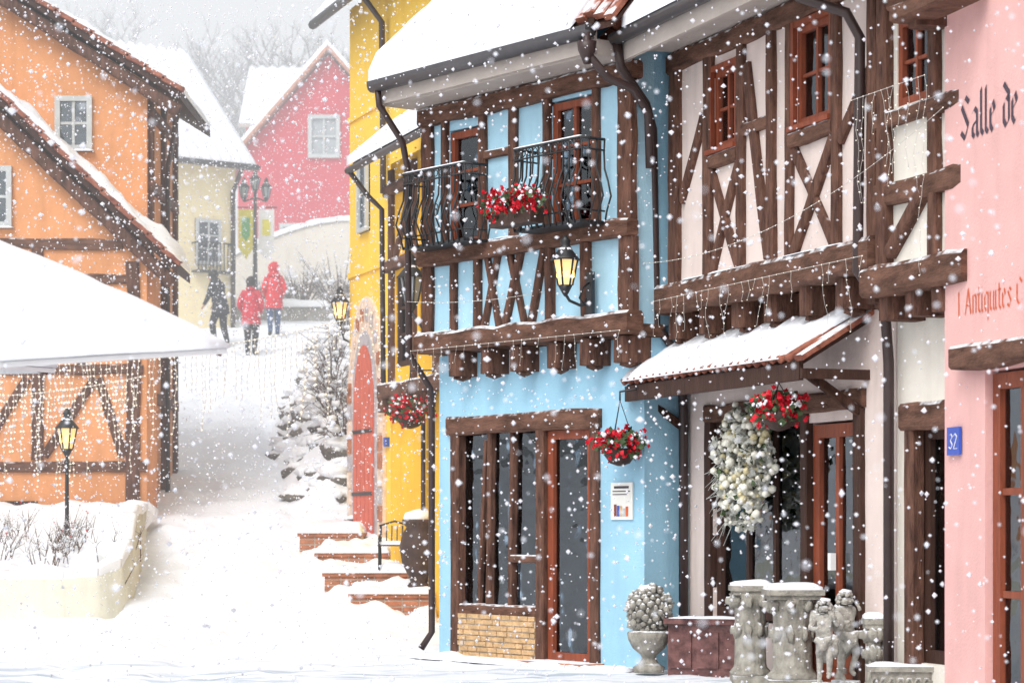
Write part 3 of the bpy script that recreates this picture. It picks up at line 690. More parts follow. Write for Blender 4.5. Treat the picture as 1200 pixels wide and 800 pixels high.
# ---------------------------------------------------------------- orange house
o=G('orange_house',(0,36,0))
o.poly('main_gable',ORG,[(-13,.5),(-5.5,.5),(-5.5,8.02),(-9.5,10.46),(-13,8.3)],-3,0)
o.poly('front_gable',ORG,[(-11,0),(-5.35,0),(-5.35,5.32),(-8.6,8.42),(-11,6.1)],.003,1.0)
def rake(g,x0,z0,x1,z1,n0,n1,t,mat=TILE):
    vs=[(x,n,z+dz) for dz in (0,t) for (x,z) in ((x0,z0),(x1,z1)) for n in (n0,n1)]
    g.add('roof_slab',DWOOD,vs,[(0,1,3,2),(4,6,7,5),(0,4,5,1),(2,3,7,6),(0,2,6,4),(1,5,7,3)])
    L=sqrt((x1-x0)**2+(z1-z0)**2); k=int(L/.3)
    for i in range(k):
        a=i/k;b2=(i+1.15)/k
        g.bar('verge_tiles',mat,(x0+(x1-x0)*a,n1-.05,z0+(z1-z0)*a+t+.02),(x0+(x1-x0)*b2,n1-.05,z0+(z1-z0)*b2+t+.05),.08,.2)
    g.snow((x0,n1-.02,z0+t+.03),(x1,n1-.02,z1+t+.03),(x1,n0,z1+t+.03),(x0,n0,z0+t+.03),.16,int(L/.1),10,lump=1.0,edge=.4)
rake(o,-9.5,10.55,-4.95,7.70,-3.2,.35,.12); rake(o,-9.5,10.5,-13.5,8.1,-3.2,.35,.12)
rake(o,-8.6,8.55,-4.85,4.98,-.0,1.35,.14); rake(o,-8.6,8.5,-11.3,6.0,-.0,1.35,.14)
o.bar('rafters',WOOD,(-9.4,.2,10.35),(-5.0,.2,7.55),.18,.16,jit=.03); o.bar('rafters',WOOD,(-8.6,1.15,8.35),(-4.95,1.15,4.88),.2,.16,jit=.03)
def of(x0,z0,x1,z1,wd,n=1.01,m=WOOD): o.bar('timber_frame',m,(x0,n,z0),(x1,n,z1),wd,.09,jit=.05)
of(-9,5.5,-5.7,5.45,.16,m=WOODH);of(-7.3,4.95,-5.5,4.95,.14,m=WOODH);of(-9,3.62,-5.4,3.62,.14,m=WOODH);of(-9,2.2,-5.35,2.2,.16,m=WOODH)
of(-6.95,2.3,-6.95,5.4,.17);of(-5.55,.6,-5.55,5.2,.2);of(-6.3,3.7,-6.3,4.9,.13);of(-6.85,2.35,-6.1,3.5,.13);of(-5.7,2.35,-6.05,3.5,.13);of(-7.9,2.3,-7.9,5.4,.15)
of(-7.8,2.4,-7.1,3.5,.12);of(-6.8,5.0,-6.3,4.2,.1)
def oframe(x0,x1,z0,z1,n,m=GREYW):
    o.wall('window_frame',m,x0,x1,z0,z1,n+.003,n+.07,[(x0+.08,x1-.08,z0+.08,z1-.08)])
    o.box('window_frame',m,(x0+x1)/2-.02,(x0+x1)/2+.02,n+.01,n+.05,z0+.08,z1-.08); o.box('window_frame',m,x0+.08,x1-.08,n+.01,n+.045,(z0+z1)/2-.02,(z0+z1)/2+.02)
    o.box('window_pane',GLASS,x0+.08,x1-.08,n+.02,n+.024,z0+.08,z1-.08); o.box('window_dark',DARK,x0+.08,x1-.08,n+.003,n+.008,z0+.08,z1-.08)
    o.snow((x0-.03,n+.10,z0-.01),(x1+.03,n+.10,z0-.01),(x1+.03,n+.0,z0-.01),(x0-.03,n+.0,z0-.01),.04,8,3)
oframe(-6.88,-6.32,6.98,7.80,.0); oframe(-7.9,-7.32,5.7,6.6,1.0); oframe(-7.9,-6.95,.95,1.7,1.0,DWOOD)
for n_ in (-.2,-1.5,-2.8): o.box('side_timber',WOOD,-5.5,-5.43,n_-.09,n_+.09,.5,7.9)
for z in (3.2,6.4,7.5): o.box('side_timber',WOODH,-5.5,-5.422,-2.9,-.1,z,z+.16)
o.tube('downpipe',PIPE,[(-5.0,.2,7.6),(-5.2,-.6,7.2),(-5.36,-1.2,6.9),(-5.36,-1.2,1)],.04,8)
o.finish()
# ---------------------------------------------------------------- pale yellow house
q=G('pale_yellow_house',(-8.0,57,0),(.8,.6))
q.box('walls',PYEL,-6,1.6,-5,0,4,10.05)
slab(q,'roof_slab',SOFF,-6.5,1.95,.45,9.9,-3,13.2,.12)
q.snow((-6.5,.45,10.03),(1.95,.45,10.03),(1.95,-3,13.33),(-6.5,-3,13.33),.12,180,22,corr=.05,pitch=.28,lump=.1)
slab(q,'roof_slab',SOFF,-6.5,1.95,-3,13.2,-6,10.2,.12)
q.add('gable',PYEL,[(1.58,0,10),(1.58,-5,10),(1.58,-2.6,12.6)],[(0,1,2)])
q.tube('gutter',GUT,[(-6.5,.5,9.98),(1.98,.5,9.98)],.07,8); q.tube('downpipe',PIPE,[(1.5,.5,9.9),(1.5,.08,9.4),(1.5,.08,6)],.06,8)
q.window(.5,1.2,7.6,8.7,.06,GREYW,.08,2,3,depth=.05,th=.04,part='window')
q.finish()
g=G('iron_balcony',q.w((0,0,0)),(.8,.6)); g.box('floor_plate',IRON,.4,1.4,.01,.35,7.4,7.44)
for i in range(11): g.tube('bars',IRON,[(.4+i*.1,.35,7.42),(.4+i*.1,.35,8.1)],.015,4)
g.tube('rails',IRON,[(.4,.01,8.1),(.4,.35,8.1),(1.4,.35,8.1),(1.4,.01,8.1)],.02,5); g.finish()
# ---------------------------------------------------------------- rose house far
r=G('rose_house',(0,75,0))
r.poly('gable_wall',ROSE,[(-8.6,5),(-2.9,5),(-2.9,12.9),(-5.76,16.1),(-8.6,12.9)],-9,0)
def rk2(g,x0,z0,x1,z1):
    vs=[(x,n,z+dz) for dz in (0,.14) for (x,z) in ((x0,z0),(x1,z1)) for n in (-9.3,.4)]
    g.add('roof_slab',TILEP,vs,[(0,1,3,2),(4,6,7,5),(0,4,5,1),(2,3,7,6),(0,2,6,4),(1,5,7,3)])
    g.snow((x0,.30,z0+.15),(x1,.30,z1+.15),(x1,-9.3,z1+.15),(x0,-9.3,z0+.15),.22,20,10,edge=.8)
rk2(r,-5.76,16.2,-9.0,12.5);rk2(r,-5.76,16.2,-2.5,12.5)
def rw(x0,x1,z0,z1,n=0.0):
    r.wall('window_frame',GREYW,x0,x1,z0,z1,n+.003,n+.1,[(x0+.12,x1-.12,z0+.12,z1-.12)])
    r.box('window_bars',GREYW,(x0+x1)/2-.03,(x0+x1)/2+.03,n+.02,n+.07,z0+.12,z1-.12); r.box('window_bars',GREYW,x0+.12,x1-.12,n+.02,n+.065,(z0+z1)/2-.03,(z0+z1)/2+.03)
    r.box('window_pane',LGU,x0+.12,x1-.12,n+.003,n+.02,z0+.12,z1-.12)
rw(-6.4,-5.4,12.85,14.2); rw(-7.3,-6.3,9.6,10.8)
r.finish()
r2=G('snow_roofed_house',(0,88,0))
r2.box('walls',ROSE,-9.8,-4,-6,0,8,16.2)
slab(r2,'roof_slab',SOFF,-10,-3,.5,15.9,-3,18.6,.15); r2.snow((-10,.5,16.05),(-3,.5,16.05),(-3,-3,18.75),(-10,-3,18.75),.15,100,14,corr=.05,pitch=.4,lump=.1)
slab(r2,'roof_slab',SOFF,-10,-3,-3,18.6,-6.5,15.9,.15)
r2.finish()
g=G('stone_retaining_wall',(0,62,0))
g.box('wall',M('wall_stone',(.30,.28,.25),.9,.4,3,.6,8),-12,6,-.4,0,5.8,7.0)
g.snow((-12,.06,7.0),(6,.06,7.0),(6,-.45,7.0),(-12,-.45,7.0),.22,80,5); g.finish()
g=G('curved_ramp_wall',(0,66,0))
pts=[(-8.4,7.2)]+[(-8.4+i*.45,8.4+1.35*sin(min(1,i/9)*pi/2)) for i in range(12)]+[(-3.4,9.75),(-3.4,7.2)]
g.poly('wall',CREAM,pts,-.3,0)
for a,c2 in zip(pts[1:-2],pts[2:-1]): g.snow((a[0],.05,a[1]),(c2[0],.05,c2[1]),(c2[0],-.35,c2[1]),(a[0],-.35,a[1]),.16,4,3,edge=.9)
g.finish()
g=G('banner_lamp_post',(-6.45,60,gz0(0,60)))
g.tube('post',IRON,[(0,0,0),(0,0,3.3)],[.07,.04],8)
for sx in (-1,0,1): lantern(g,(sx*.28,0,3.25+(.1 if sx==0 else -.1)),1.25,False)
g.tube('arm',IRON,[(-.28,0,3.05),(0,0,3.15),(.28,0,3.05)],.022,6); g.tube('arm',IRON,[(-.45,0,2.9),(.55,0,2.9)],.018,6)
g.poly('banner',BANY,[(-.42,2.85),(-.04,2.85),(-.04,1.9),(-.23,1.6),(-.42,1.9)],-.01,.01); g.poly('banner_emblem',BANG,[(-.33,2.65),(-.13,2.65),(-.13,2.2),(-.23,2.05),(-.33,2.2)],.012,.02)
g.poly('banner',CANV,[(.08,2.85),(.48,2.85),(.48,1.8),(.28,1.6),(.08,1.8)],-.01,.01); g.poly('banner_emblem',BANY,[(.18,2.6),(.38,2.6),(.38,2.2),(.18,2.2)],.012,.02)
g.finish()
# ---------------------------------------------------------------- embankment with snowy shrubs
def edge(yv): 
    return -2.95-.13*(yv-36) if yv<43 else -3.86-.02*(yv-43)
def eh(t,yy):
    s_=max(0,min(1,(yy-35.2)/2.5)); s_=s_*s_*(3-2*s_)
    return 1.75*(1-exp(-2.6*t))*s_
vs=[];fs=[];ny=110;nx=34
for j in range(ny):
    yy=35.0+j*.18
    for i in range(nx):
        t=i/(nx-1); x=edge(yy)-.5+t*3.8
        z=gz0(x,yy)-.12+eh(t,yy)+(.28*noise.noise(Vector((x*1.5,yy*1.5,3)))+.2*noise.noise(Vector((x*3.6,yy*3.6,1)))+.06*noise.noise(Vector((x*9,yy*9,1))))*min(1,t*5)
        vs.append((x,yy,z))
for j in range(ny-1):
    for i in range(nx-1): fs.append((j*nx+i,j*nx+i+1,(j+1)*nx+i+1,(j+1)*nx+i))
g=plain('snowy_embankment')
g.add('slope',ROCK,vs,fs,True)
for k in range(300):
    yy=R(36,54);t=R(0,.5)**1.1; x=edge(yy)-.3+t*3.4; z=gz0(x,yy)+eh(t,yy)-.08
    rr=R(.08,.26); g.blob('rocks',ROCK,(x,yy,z),rr,2,.8,(R(.8,1.3),R(.8,1.2),R(.6,1)),k)
    if R(0,1)<.8: g.blob('snow_clumps',SNOW,(x+R(-.1,.1),yy-.05,z+rr*.5),rr*R(.5,.95),2,.6,(1.1,1.1,.6),k)
g.finish()
for bx,by in ((-3.0,37.2),(-3.3,38.9),(-3.5,41),(-3.65,44),(-3.7,47.5),(-3.7,50.5)):
    g=plain('snowy_shrub',(bx+.4,by,gz0(bx,by)+eh(.25,by)-.1))
    for k in range(40):
        a=Vector((R(-.7,.45),R(-.6,.6),R(-.15,1.0))); mm=a*.5+Vector((0,0,.18))
        g.tube('twigs',TWIG,[(0,0,0),mm,a],[.014,.010,.004],4)
        for q2 in range(2): g.tube('twigs',TWIG,[mm,mm+Vector((R(-.3,.3),R(-.25,.25),R(-.1,.3)))],[.008,.003],3)
        if k%2==0: g.blob('snow_clumps',SNOW,a*R(.4,1)+Vector((0,0,.05)),R(.03,.10),2,.6,(1.1,1.1,.7),k)
    g.finish()
# ---------------------------------------------------------------- planter with lamp and shrubs
g=plain('curved_planter_wall')
path=[(-9,29.3,.68),(-7.5,29.3,.68),(-6.2,29.3,.68),(-5.5,29.35,.69),(-5.1,29.5,.72),(-4.88,29.9,.82),(-4.85,30.5,1.05),(-4.9,31.2,1.42),(-4.98,31.9,1.5),(-5.1,33,1.5),(-5.3,34.9,1.6)]
vs=[];fs=[]
for i,(x,yy,zt) in enumerate(path):
    a=Vector(path[max(i-1,0)][:2]);c2=Vector(path[min(i+1,len(path)-1)][:2]); d=(c2-a).normalized(); nn=Vector((d.y,-d.x))
    o1=Vector((x,yy))+nn*.0;o2=Vector((x,yy))-nn*.22
    vs+=[(o1.x+nn.x*.03,o1.y+nn.y*.03,-.3),(o1.x,o1.y,zt),(o2.x,o2.y,zt),(o2.x,o2.y,-.3)]
for i in range(len(path)-1):
    for j in range(3): fs.append((i*4+j,i*4+j+1,(i+1)*4+j+1,(i+1)*4+j))
g.add('wall',PLAN,vs,fs,True)
for i in range(len(path)-1):
    v=[vs[i*4+1],vs[(i+1)*4+1],vs[(i+1)*4+2],vs[i*4+2]]
    g.snow(v[0],v[1],v[2],v[3],.12,10,4,edge=.85,lump=.3)
g.snow((-9,29.5,.55),(-5.2,29.6,.55),(-5.15,34.8,1.5),(-9,34.8,1.5),.2,40,30,part='snow_bed',lump=.8)
for k in range(150):
    x=R(-7.4,-5.3);yy=R(30,31.8);z=.6+(yy-29.5)*.18; cx=round(x*1.2)/1.2
    x=cx+R(-.25,.25); h=R(.25,.65)
    a=Vector((R(-.3,.3),R(-.2,.2),h)); m=Vector((x+a.x*.5,yy+a.y*.5,z+h*.6)); e=Vector((x+a.x,yy+a.y,z+h))
    g.tube('shrubs',TWIG,[(x-a.x*.2,yy,z-.1),m,e],[.007,.005,.002],4)
    for q2 in range(3): g.tube('shrubs',TWIG,[m,m+Vector((R(-.15,.15),R(-.1,.1),R(.05,.22)))],[.004,.002],3)
    if R(0,1)<.6: g.blob('shrub_snow',SNOW,m,R(.015,.045),1,.4)
    if R(0,1)<.25: frond(g,'berries',RED,e,.012)
g.finish()
g=G('street_lamp',(-5.96,32,.95))
g.lathe('post',IRON,(0,0,-.1),[(.09,0),(.09,.12),(.05,.2),(.035,.45),(.045,.5),(.03,.55),(.024,1.3),(.04,1.34),(.02,1.4)],12)
g.tube('cross_bar',IRON,[(-.12,0,1.2),(.12,0,1.2)],.01,6); lantern(g,(0,0,1.42),1.35,True); g.finish()

# ---------------------------------------------------------------- umbrellas (square, straight edges)
def umbrella(cx,cy,rad,zr,za,tilt,rot=0):
    g=plain('market_umbrella',(cx,cy,0))
    def sheet(rad,dz,rings,th,sub=12):
        vs=[];fs=[];S=4*sub
        for i in range(rings+1):
            t=i/rings
            for j in range(S):
                q_=j//sub; f=(j%sub)/sub
                A=Vector((cos(q_*pi/2+rot),sin(q_*pi/2+rot))); B=Vector((cos((q_+1)*pi/2+rot),sin((q_+1)*pi/2+rot)))
                v=(A*(1-f)+B*f)*rad*t
                z=za-(za-zr)*t-.05*sin(pi*f)*t*(1-t)*2+tilt*v.y+dz
                if th: z+=th*(1-.8*t**8)*(1+.4*noise.noise(Vector((v.x*1.5,v.y*1.5,cx)))+.15*noise.noise(Vector((v.x*6,v.y*6,cx))))
                vs.append((v.x,v.y,z))
        for i in range(rings):
            for j in range(S): fs.append((i*S+j,i*S+(j+1)%S,(i+1)*S+(j+1)%S,(i+1)*S+j))
        return vs,fs,S
    for part,mat,rr,dz,rings,th,drop in (('canopy',CANV,rad,0,8,0,.03),('snow',SNOW,rad+.015,.01,30,.07,.02)):
        vs,fs,S=sheet(rr,dz,rings,th); b0=len(vs)
        for j in range(S): v=vs[rings*S+j]; vs.append((v[0],v[1],v[2]-drop))
        for j in range(S): fs.append((rings*S+j,rings*S+(j+1)%S,b0+(j+1)%S,b0+j))
        g.add(part,mat,vs,fs,part=='snow')
    g.tube('pole',WOOD,[(0,0,0),(0,0,za-.02)],.03,10); g.lathe('base',STONE,(0,0,0),[(.35,0),(.35,.08),(.1,.12),(.05,.2)],20)
    for j in range(4):
        a=pi/2*j+rot; g.tube('ribs',WOOD,[(0,0,za-.06),((rad-.03)*cos(a),(rad-.03)*sin(a),zr-.035+tilt*(rad-.03)*sin(a))],.012,5)
    g.finish()
umbrella(-3.4,13,1.85,2.31,3.06,.14)
umbrella(-4.35,14.6,1.55,2.33,2.75,.02,.35)

# ---------------------------------------------------------------- stone wares
def plinth(name,x,yv,h,r,cap,z0=.0):
    g=G(name,(x,yv,z0))
    g.box('base',STONE,-cap*.5,cap*.5,-cap*.5,cap*.5,0,.08)
    g.lathe('shaft',STONE,(0,0,.08),[(r*1.25,0),(r*1.3,.03),(r*1.05,.07),(r,.1),(r*.95,h*.5),(r,h-.26),(r*1.15,h-.22),(r*1.1,h-.2),(r*1.35,h-.15)],36,flute=.05)
    g.box('capital',STONE,-cap*.48,cap*.48,-cap*.48,cap*.48,h-.08,h-.045); g.box('capital',STONE,-cap*.54,cap*.54,-cap*.54,cap*.54,h-.045,h)
    for i in range(8):
        a=2*pi*i/8+.2; g.blob('carving',STONE,(r*1.25*cos(a),r*1.25*sin(a),h-.13),.04,2,.8,(1,1,1.3),i)
        g.blob('carving',STONE,(r*1.0*cos(a),r*1.0*sin(a),h*.55),.032,2,.9,(1,1,1.8),i)
    g.snow((-cap*.5,cap*.5,h),(cap*.5,cap*.5,h),(cap*.5,-cap*.5,h),(-cap*.5,-cap*.5,h),.05,8,8,edge=.5)
    return g.finish()
plinth('stone_pedestal',2.02,20.25,.84,.13,.32); plinth('stone_pedestal',2.32,19.75,.82,.16,.44)
plinth('stone_baluster',2.84,18.75,.62,.055,.16); plinth('stone_baluster',2.72,19.5,.66,.065,.18)
g=G('stone_urn_with_fruit_ball',(1.234,21.55,.02))
g.lathe('urn',STONE,(0,0,0),[(.13,0),(.14,.05),(.09,.08),(.06,.13),(.07,.16),(.14,.22),(.18,.3),(.19,.36),(.16,.38)],24,flute=.04,nf=10)
for k in range(150):
    t=k*2.39996; zz=1-2*(k+.5)/150; rr=sqrt(1-zz*zz); q_=R(.175,.2)
    g.blob('carved_foliage',STONE,(q_*rr*cos(t)*1.05,q_*rr*sin(t)*1.05,.56+q_*zz*1.1),R(.022,.042),1,.6,(R(.7,1.2),R(.7,1.2),R(.7,1.2)),seed=k)
g.blob('core',STONE,(0,0,.56),.18,2); g.blob('snow_cap',SNOW,(0,0,.76),.09,2,.5,(1,1,.4)); g.finish()
g=G('marble_bench',(1.80,21.35,0),(.8,-.3))
g.box('slab',MARB,-.40,.40,-.22,.22,.47,.52); g.box('front',MARB,-.37,.37,-.18,.18,0.0,.467); 
for u in (-.25,0,.25): g.box('carved_panel',MARB,u-.1,u+.1,.18,.2,.08,.4)
g.snow((-.36,.2,.52),(.36,.2,.52),(.36,-.2,.52),(-.36,-.2,.52),.015,10,5,lump=1.2,edge=.1); g.finish()
g=G('ornate_stone_trough',(3.02,18.2,-.02),(.99,-.1))
g.box('body',STONE,-.28,.28,-.12,.12,.0,.26); g.box('rim',STONE,-.32,.32,-.15,.15,.26,.30)
for i in range(9):
    g.tube('scroll_carving',STONE,[(-.26+i*.065+.028*cos(a),.125,.14+.07*sin(a)) for a in [j*pi/5 for j in range(11)]],.012,6)
g.snow((-.29,.13,.30),(.29,.13,.30),(.29,-.13,.30),(-.29,-.13,.30),.035,14,6,lump=1); g.finish()

# ---------------------------------------------------------------- figures
def skinmesh(joints,edges,rad,root,sub=1):
    me=bpy.data.meshes.new('tmp'); names=list(joints)
    me.from_pydata([joints[n] for n in names],[(names.index(a),names.index(b)) for a,b in edges],[])
    ob=bpy.data.objects.new('tmp',me); scene.collection.objects.link(ob)
    md=ob.modifiers.new('s','SKIN'); md.use_smooth_shade=True
    for i,n in enumerate(names):
        rr=rad[n]; rr=rr if isinstance(rr,tuple) else (rr,rr)
        me.skin_vertices[0].data[i].radius=rr; me.skin_vertices[0].data[i].use_root=(n==root)
    ss=ob.modifiers.new('u','SUBSURF'); ss.levels=sub; ss.render_levels=sub
    dg=bpy.context.evaluated_depsgraph_get(); m2=bpy.data.meshes.new_from_object(ob.evaluated_get(dg))
    bpy.data.objects.remove(ob); return m2
def figure(name,loc,h,rotz,pose,mats,coat=None,hood=False,child=False,hands=True):
    J={'pel':(0,0,.53),'sp':(0,0,.62),'ch':(0,0,.735),'nk':(0,0,.825),'hb':(0,.008,.875),'hd':(0,.012,.93),'ht':(0,.01,.955)}
    for s,S in ((-1,'L'),(1,'R')):
        J['sh'+S]=(s*.10,0,.795);J['el'+S]=(s*.135,-.01,.64);J['wr'+S]=(s*.13,.03,.50);J['hn'+S]=(s*.128,.045,.455)
        J['hp'+S]=(s*.05,0,.50);J['kn'+S]=(s*.055,.01,.28);J['an'+S]=(s*.055,-.01,.05);J['to'+S]=(s*.06,.075,.018)
    J.update(pose)
    Rd={'pel':(.085,.065),'sp':(.075,.06),'ch':(.09,.065),'nk':.035,'hb':(.042,.048),'hd':(.05,.058),'ht':.035}
    if child: Rd.update({'hb':(.06,.065),'hd':(.08,.085),'ht':.05,'sp':(.09,.08),'pel':(.095,.085)})
    for S in 'LR': Rd.update({'sh'+S:.048,'el'+S:.036,'wr'+S:.024,'hn'+S:.02,'hp'+S:.07,'kn'+S:.046,'an'+S:.032,'to'+S:.026})
    E=[('pel','sp'),('sp','ch'),('ch','nk'),('nk','hb'),('hb','hd'),('hd','ht')]
    for S in 'LR': E+=[('ch','sh'+S),('sh'+S,'el'+S),('el'+S,'wr'+S),('wr'+S,'hn'+S),('pel','hp'+S),('hp'+S,'kn'+S),('kn'+S,'an'+S),('an'+S,'to'+S)]
    m=skinmesh(J,E,Rd,'pel',2)
    top,leg,skin,shoe=mats
    for mm in mats: m.materials.append(mm)
    tag={}
    for a,b_ in E:
        k=0
        if 'hd' in (a,b_) or 'hb' in (a,b_) or (a[:2]=='wr' and b_[:2]=='hn'): k=2
        elif b_[:2] in('kn','an') : k=1
        elif b_[:2]=='to': k=3
        tag[(a,b_)]=k
    def dist(p,a,b_):
        a=Vector(a);b_=Vector(b_);ab=b_-a;t=max(0,min(1,(p-a).dot(ab)/ab.length_squared)); return (p-a-ab*t).length
    for f in m.polygons:
        best=min(E,key=lambda e:dist(f.center,J[e[0]],J[e[1]])); f.material_index=tag[best]; f.use_smooth=True
    e=bpy.data.objects.new(name,None); e.location=loc; e.rotation_euler=(0,0,rotz); e.scale=(h,h,h); scene.collection.objects.link(e)
    ob=bpy.data.objects.new('body',m); scene.collection.objects.link(ob); ob.parent=e
    g=plain('x')
    hd=Vector(J['hd']); hs=1.5 if child else 1
    if child:
        for k in range(40):
            t=k*2.4; zz=1-1.5*(k/40); rr=sqrt(max(0,1-zz*zz))
            v=Vector((rr*cos(t),rr*sin(t)*1.0,zz))
            if v.y>.45 and v.z<.5: continue
            g.blob('curls',skin,hd+Vector((v.x*.085,v.y*.088-.01,v.z*.085+.01)),.026,1,.3,seed=k)
    elif not hood:
        g.blob('hair',HAIR,hd+Vector((0,-.014,.010)),.064*hs,2,.12,(1,1.05,1.1))
        if coat and coat<.45: g.blob('hair',HAIR,hd+Vector((0,-.035,-.05)),.055,2,.15,(1,.6,1.3)); g.blob('collar',top,Vector(J['nk'])+Vector((0,-.01,.02)),.062,2,.1,(1.1,1,.6))
    g.blob('nose',skin,hd+Vector((0,.062*hs,-.012)),.010*hs,1); 
    for s_ in (-1,1):
        g.blob('ears',skin,hd+Vector((s_*.053*hs,0,-.01)),.012*hs,1,sc=(.5,1,1.4)); g.blob('eyes',HAIR if not child else skin,hd+Vector((s_*.02*hs,.053*hs,.004)),.006*hs,1)
    g.tube('mouth',RED if not child else skin,[hd+Vector((-.014,.056,-.034))*hs,hd+Vector((0,.06,-.036))*hs,hd+Vector((.014,.056,-.034))*hs],.003*hs,5)
    if hood:
        g.blob('hood',top,hd+Vector((0,-.014,.0)),.082,2,.1,(1,1.02,1.12)); g.blob('hood',top,Vector(J['nk'])+Vector((0,-.03,.01)),.075,2,.1,(1.25,.9,.6))
    if coat:
        pe=Vector(J['pel']);nk=Vector(J['nk'])
        lowz=coat; N_=14
        vs=[];fs=[];S=24
        low=pe+Vector((0,0,lowz-.53))
        for i in range(N_+1):
            t=i/N_
            if t<.4: c_=low.lerp(pe,t/.4)
            else: c_=pe.lerp(nk,(t-.4)/.6)
            a=.122-.024*t if t<.6 else .107
            if t>.8: a=.105*(1-((t-.8)/.2)**2*.55)
            bb=a*.8; pf=1+.07*abs(sin(i*pi/2))
            for j in range(S):
                th=2*pi*j/S; vs.append(c_+Vector((a*pf*cos(th),bb*pf*sin(th),0)))
        for i in range(N_):
            for j in range(S): fs.append((i*S+j,i*S+(j+1)%S,(i+1)*S+(j+1)%S,(i+1)*S+j))
        fs.append(tuple(range(S)));fs.append(tuple(range(N_*S,(N_+1)*S)))
        g.add('coat',top,vs,fs,True)
    if hands:
        for S_ in 'LR':
            w_=Vector(J['hn'+S_]);d=(w_-Vector(J['wr'+S_])).normalized(); sd=d.cross(Vector((0,1,.2))).normalized(); up=d.cross(sd)
            for i,ln in enumerate((.036,.042,.039,.03)):
                b1=w_+sd*(i-1.5)*.009; g.tube('fingers',skin,[b1,b1+d*ln*.5+up*.003,b1+d*ln+up*.012],[.0055,.005,.004],5)
            th=w_-d*.012+sd*.016; g.tube('fingers',skin,[th,th+sd*.012+d*.014,th+sd*.014+d*.03],[.006,.0055,.004],5)
    for (part,mn),(v,f,mat,sm) in g.parts.items():
        me=bpy.data.meshes.new(part); me.from_pydata([tuple(x) for x in v],[],f); me.materials.append(mat)
        if sm: me.polygons.foreach_set('use_smooth',[True]*len(f))
        o_=bpy.data.objects.new(part,me); scene.collection.objects.link(o_); o_.parent=e
    return e
def at(px,py): return (px,py,gz(px,py)-.01)
figure('man_in_dark_coat',at(-6.5,53.3),1.78,radians(60),
  {'sp':(0,.02,.62),'ch':(0,.05,.73),'nk':(0,.085,.815),'hb':(0,.11,.86),'hd':(0,.13,.905),'ht':(0,.14,.93),'shL':(-.10,.06,.785),'shR':(.10,.06,.785),
   'elL':(-.15,.07,.64),'wrL':(-.12,.16,.54),'hnL':(-.115,.19,.51),'elR':(.13,.10,.65),'wrR':(.12,.19,.56),'hnR':(.118,.22,.53),
   'knL':(-.055,.09,.30),'anL':(-.055,.05,.07),'toL':(-.06,.13,.03),'knR':(.055,.0,.27),'anR':(.055,-.07,.06),'toR':(.06,.0,.018)},
  (COATK,TROU,SKIN,BOOT),coat=.42)
pk={}
for s_,S_ in ((-1,'L'),(1,'R')): pk.update({'el'+S_:(s_*.15,-.045,.645),'wr'+S_:(s_*.115,.055,.56),'hn'+S_:(s_*.085,.08,.545)})
p1=dict(pk); p1.update({'knL':(-.055,.045,.28),'anL':(-.055,.05,.05),'toL':(-.06,.13,.018),'anR':(.055,-.06,.055),'toR':(.06,.02,.018)})
figure('woman_in_red_coat',at(-5.70,52.2),1.74,radians(-8),p1,(COATR,TROU,SKIN,BOOT),coat=.40)
p2=dict(pk); p2.update({'knR':(.055,.05,.28),'anR':(.055,.06,.05),'toR':(.06,.135,.018),'anL':(-.055,-.07,.06),'toL':(-.06,.01,.02)})
figure('woman_in_hooded_coat',at(-5.46,54.8),1.68,radians(12),p2,(COATR2,JEAN,SKIN,BOOT),coat=.38,hood=True)
STF=(STONC,STONC,STONC,STONC)
cp1={'elL':(-.17,.03,.70),'wrL':(-.13,.09,.80),'hnL':(-.10,.10,.84),'elR':(.17,.06,.66),'wrR':(.08,.13,.66),'hnR':(.04,.14,.68),'knL':(-.08,.1,.33),'anL':(-.06,.02,.12),'toL':(-.06,.1,.08),'anR':(.06,0,.08),'hd':(.01,.01,.90),'ht':(.01,.01,.94)}
def cherub(x,yv,z,h,rot):
    e=figure('cherub_statue',(x,yv,z+.1),h,rot,cp1,STF,child=True,hands=True)
    g=plain('pl'); g.lathe('plinth',STONE,(0,0,-.18),[(.24,0),(.24,.06),(.18,.1),(.16,.2)],16)
    g.blob('drapery',STONC,(0.0,.02,.47),.14,3,.9,(1,.9,1.1)); g.blob('snow_cap',SNOW,(0,0,1.0),.07,2,.4,(1,1,.4)); g.blob('wings',STONC,(-.13,-.1,.74),.11,2,.3,(.8,.3,1.2)); g.blob('wings',STONC,(.13,-.1,.74),.11,2,.3,(.8,.3,1.2))
    for (part,mn),(v,f,mat,sm) in g.parts.items():
        me=bpy.data.meshes.new(part); me.from_pydata([tuple(q_) for q_ in v],[],f); me.materials.append(mat); me.polygons.foreach_set('use_smooth',[True]*len(f))
        o_=bpy.data.objects.new(part,me); scene.collection.objects.link(o_); o_.parent=e
cherub(2.46,18.8,0,.66,pi*.9); cherub(2.66,19.05,0,.72,pi*1.15); cherub(3.06,18.75,.0,.62,pi*1.2); cherub(2.93,19.1,.1,.50,pi*.85)

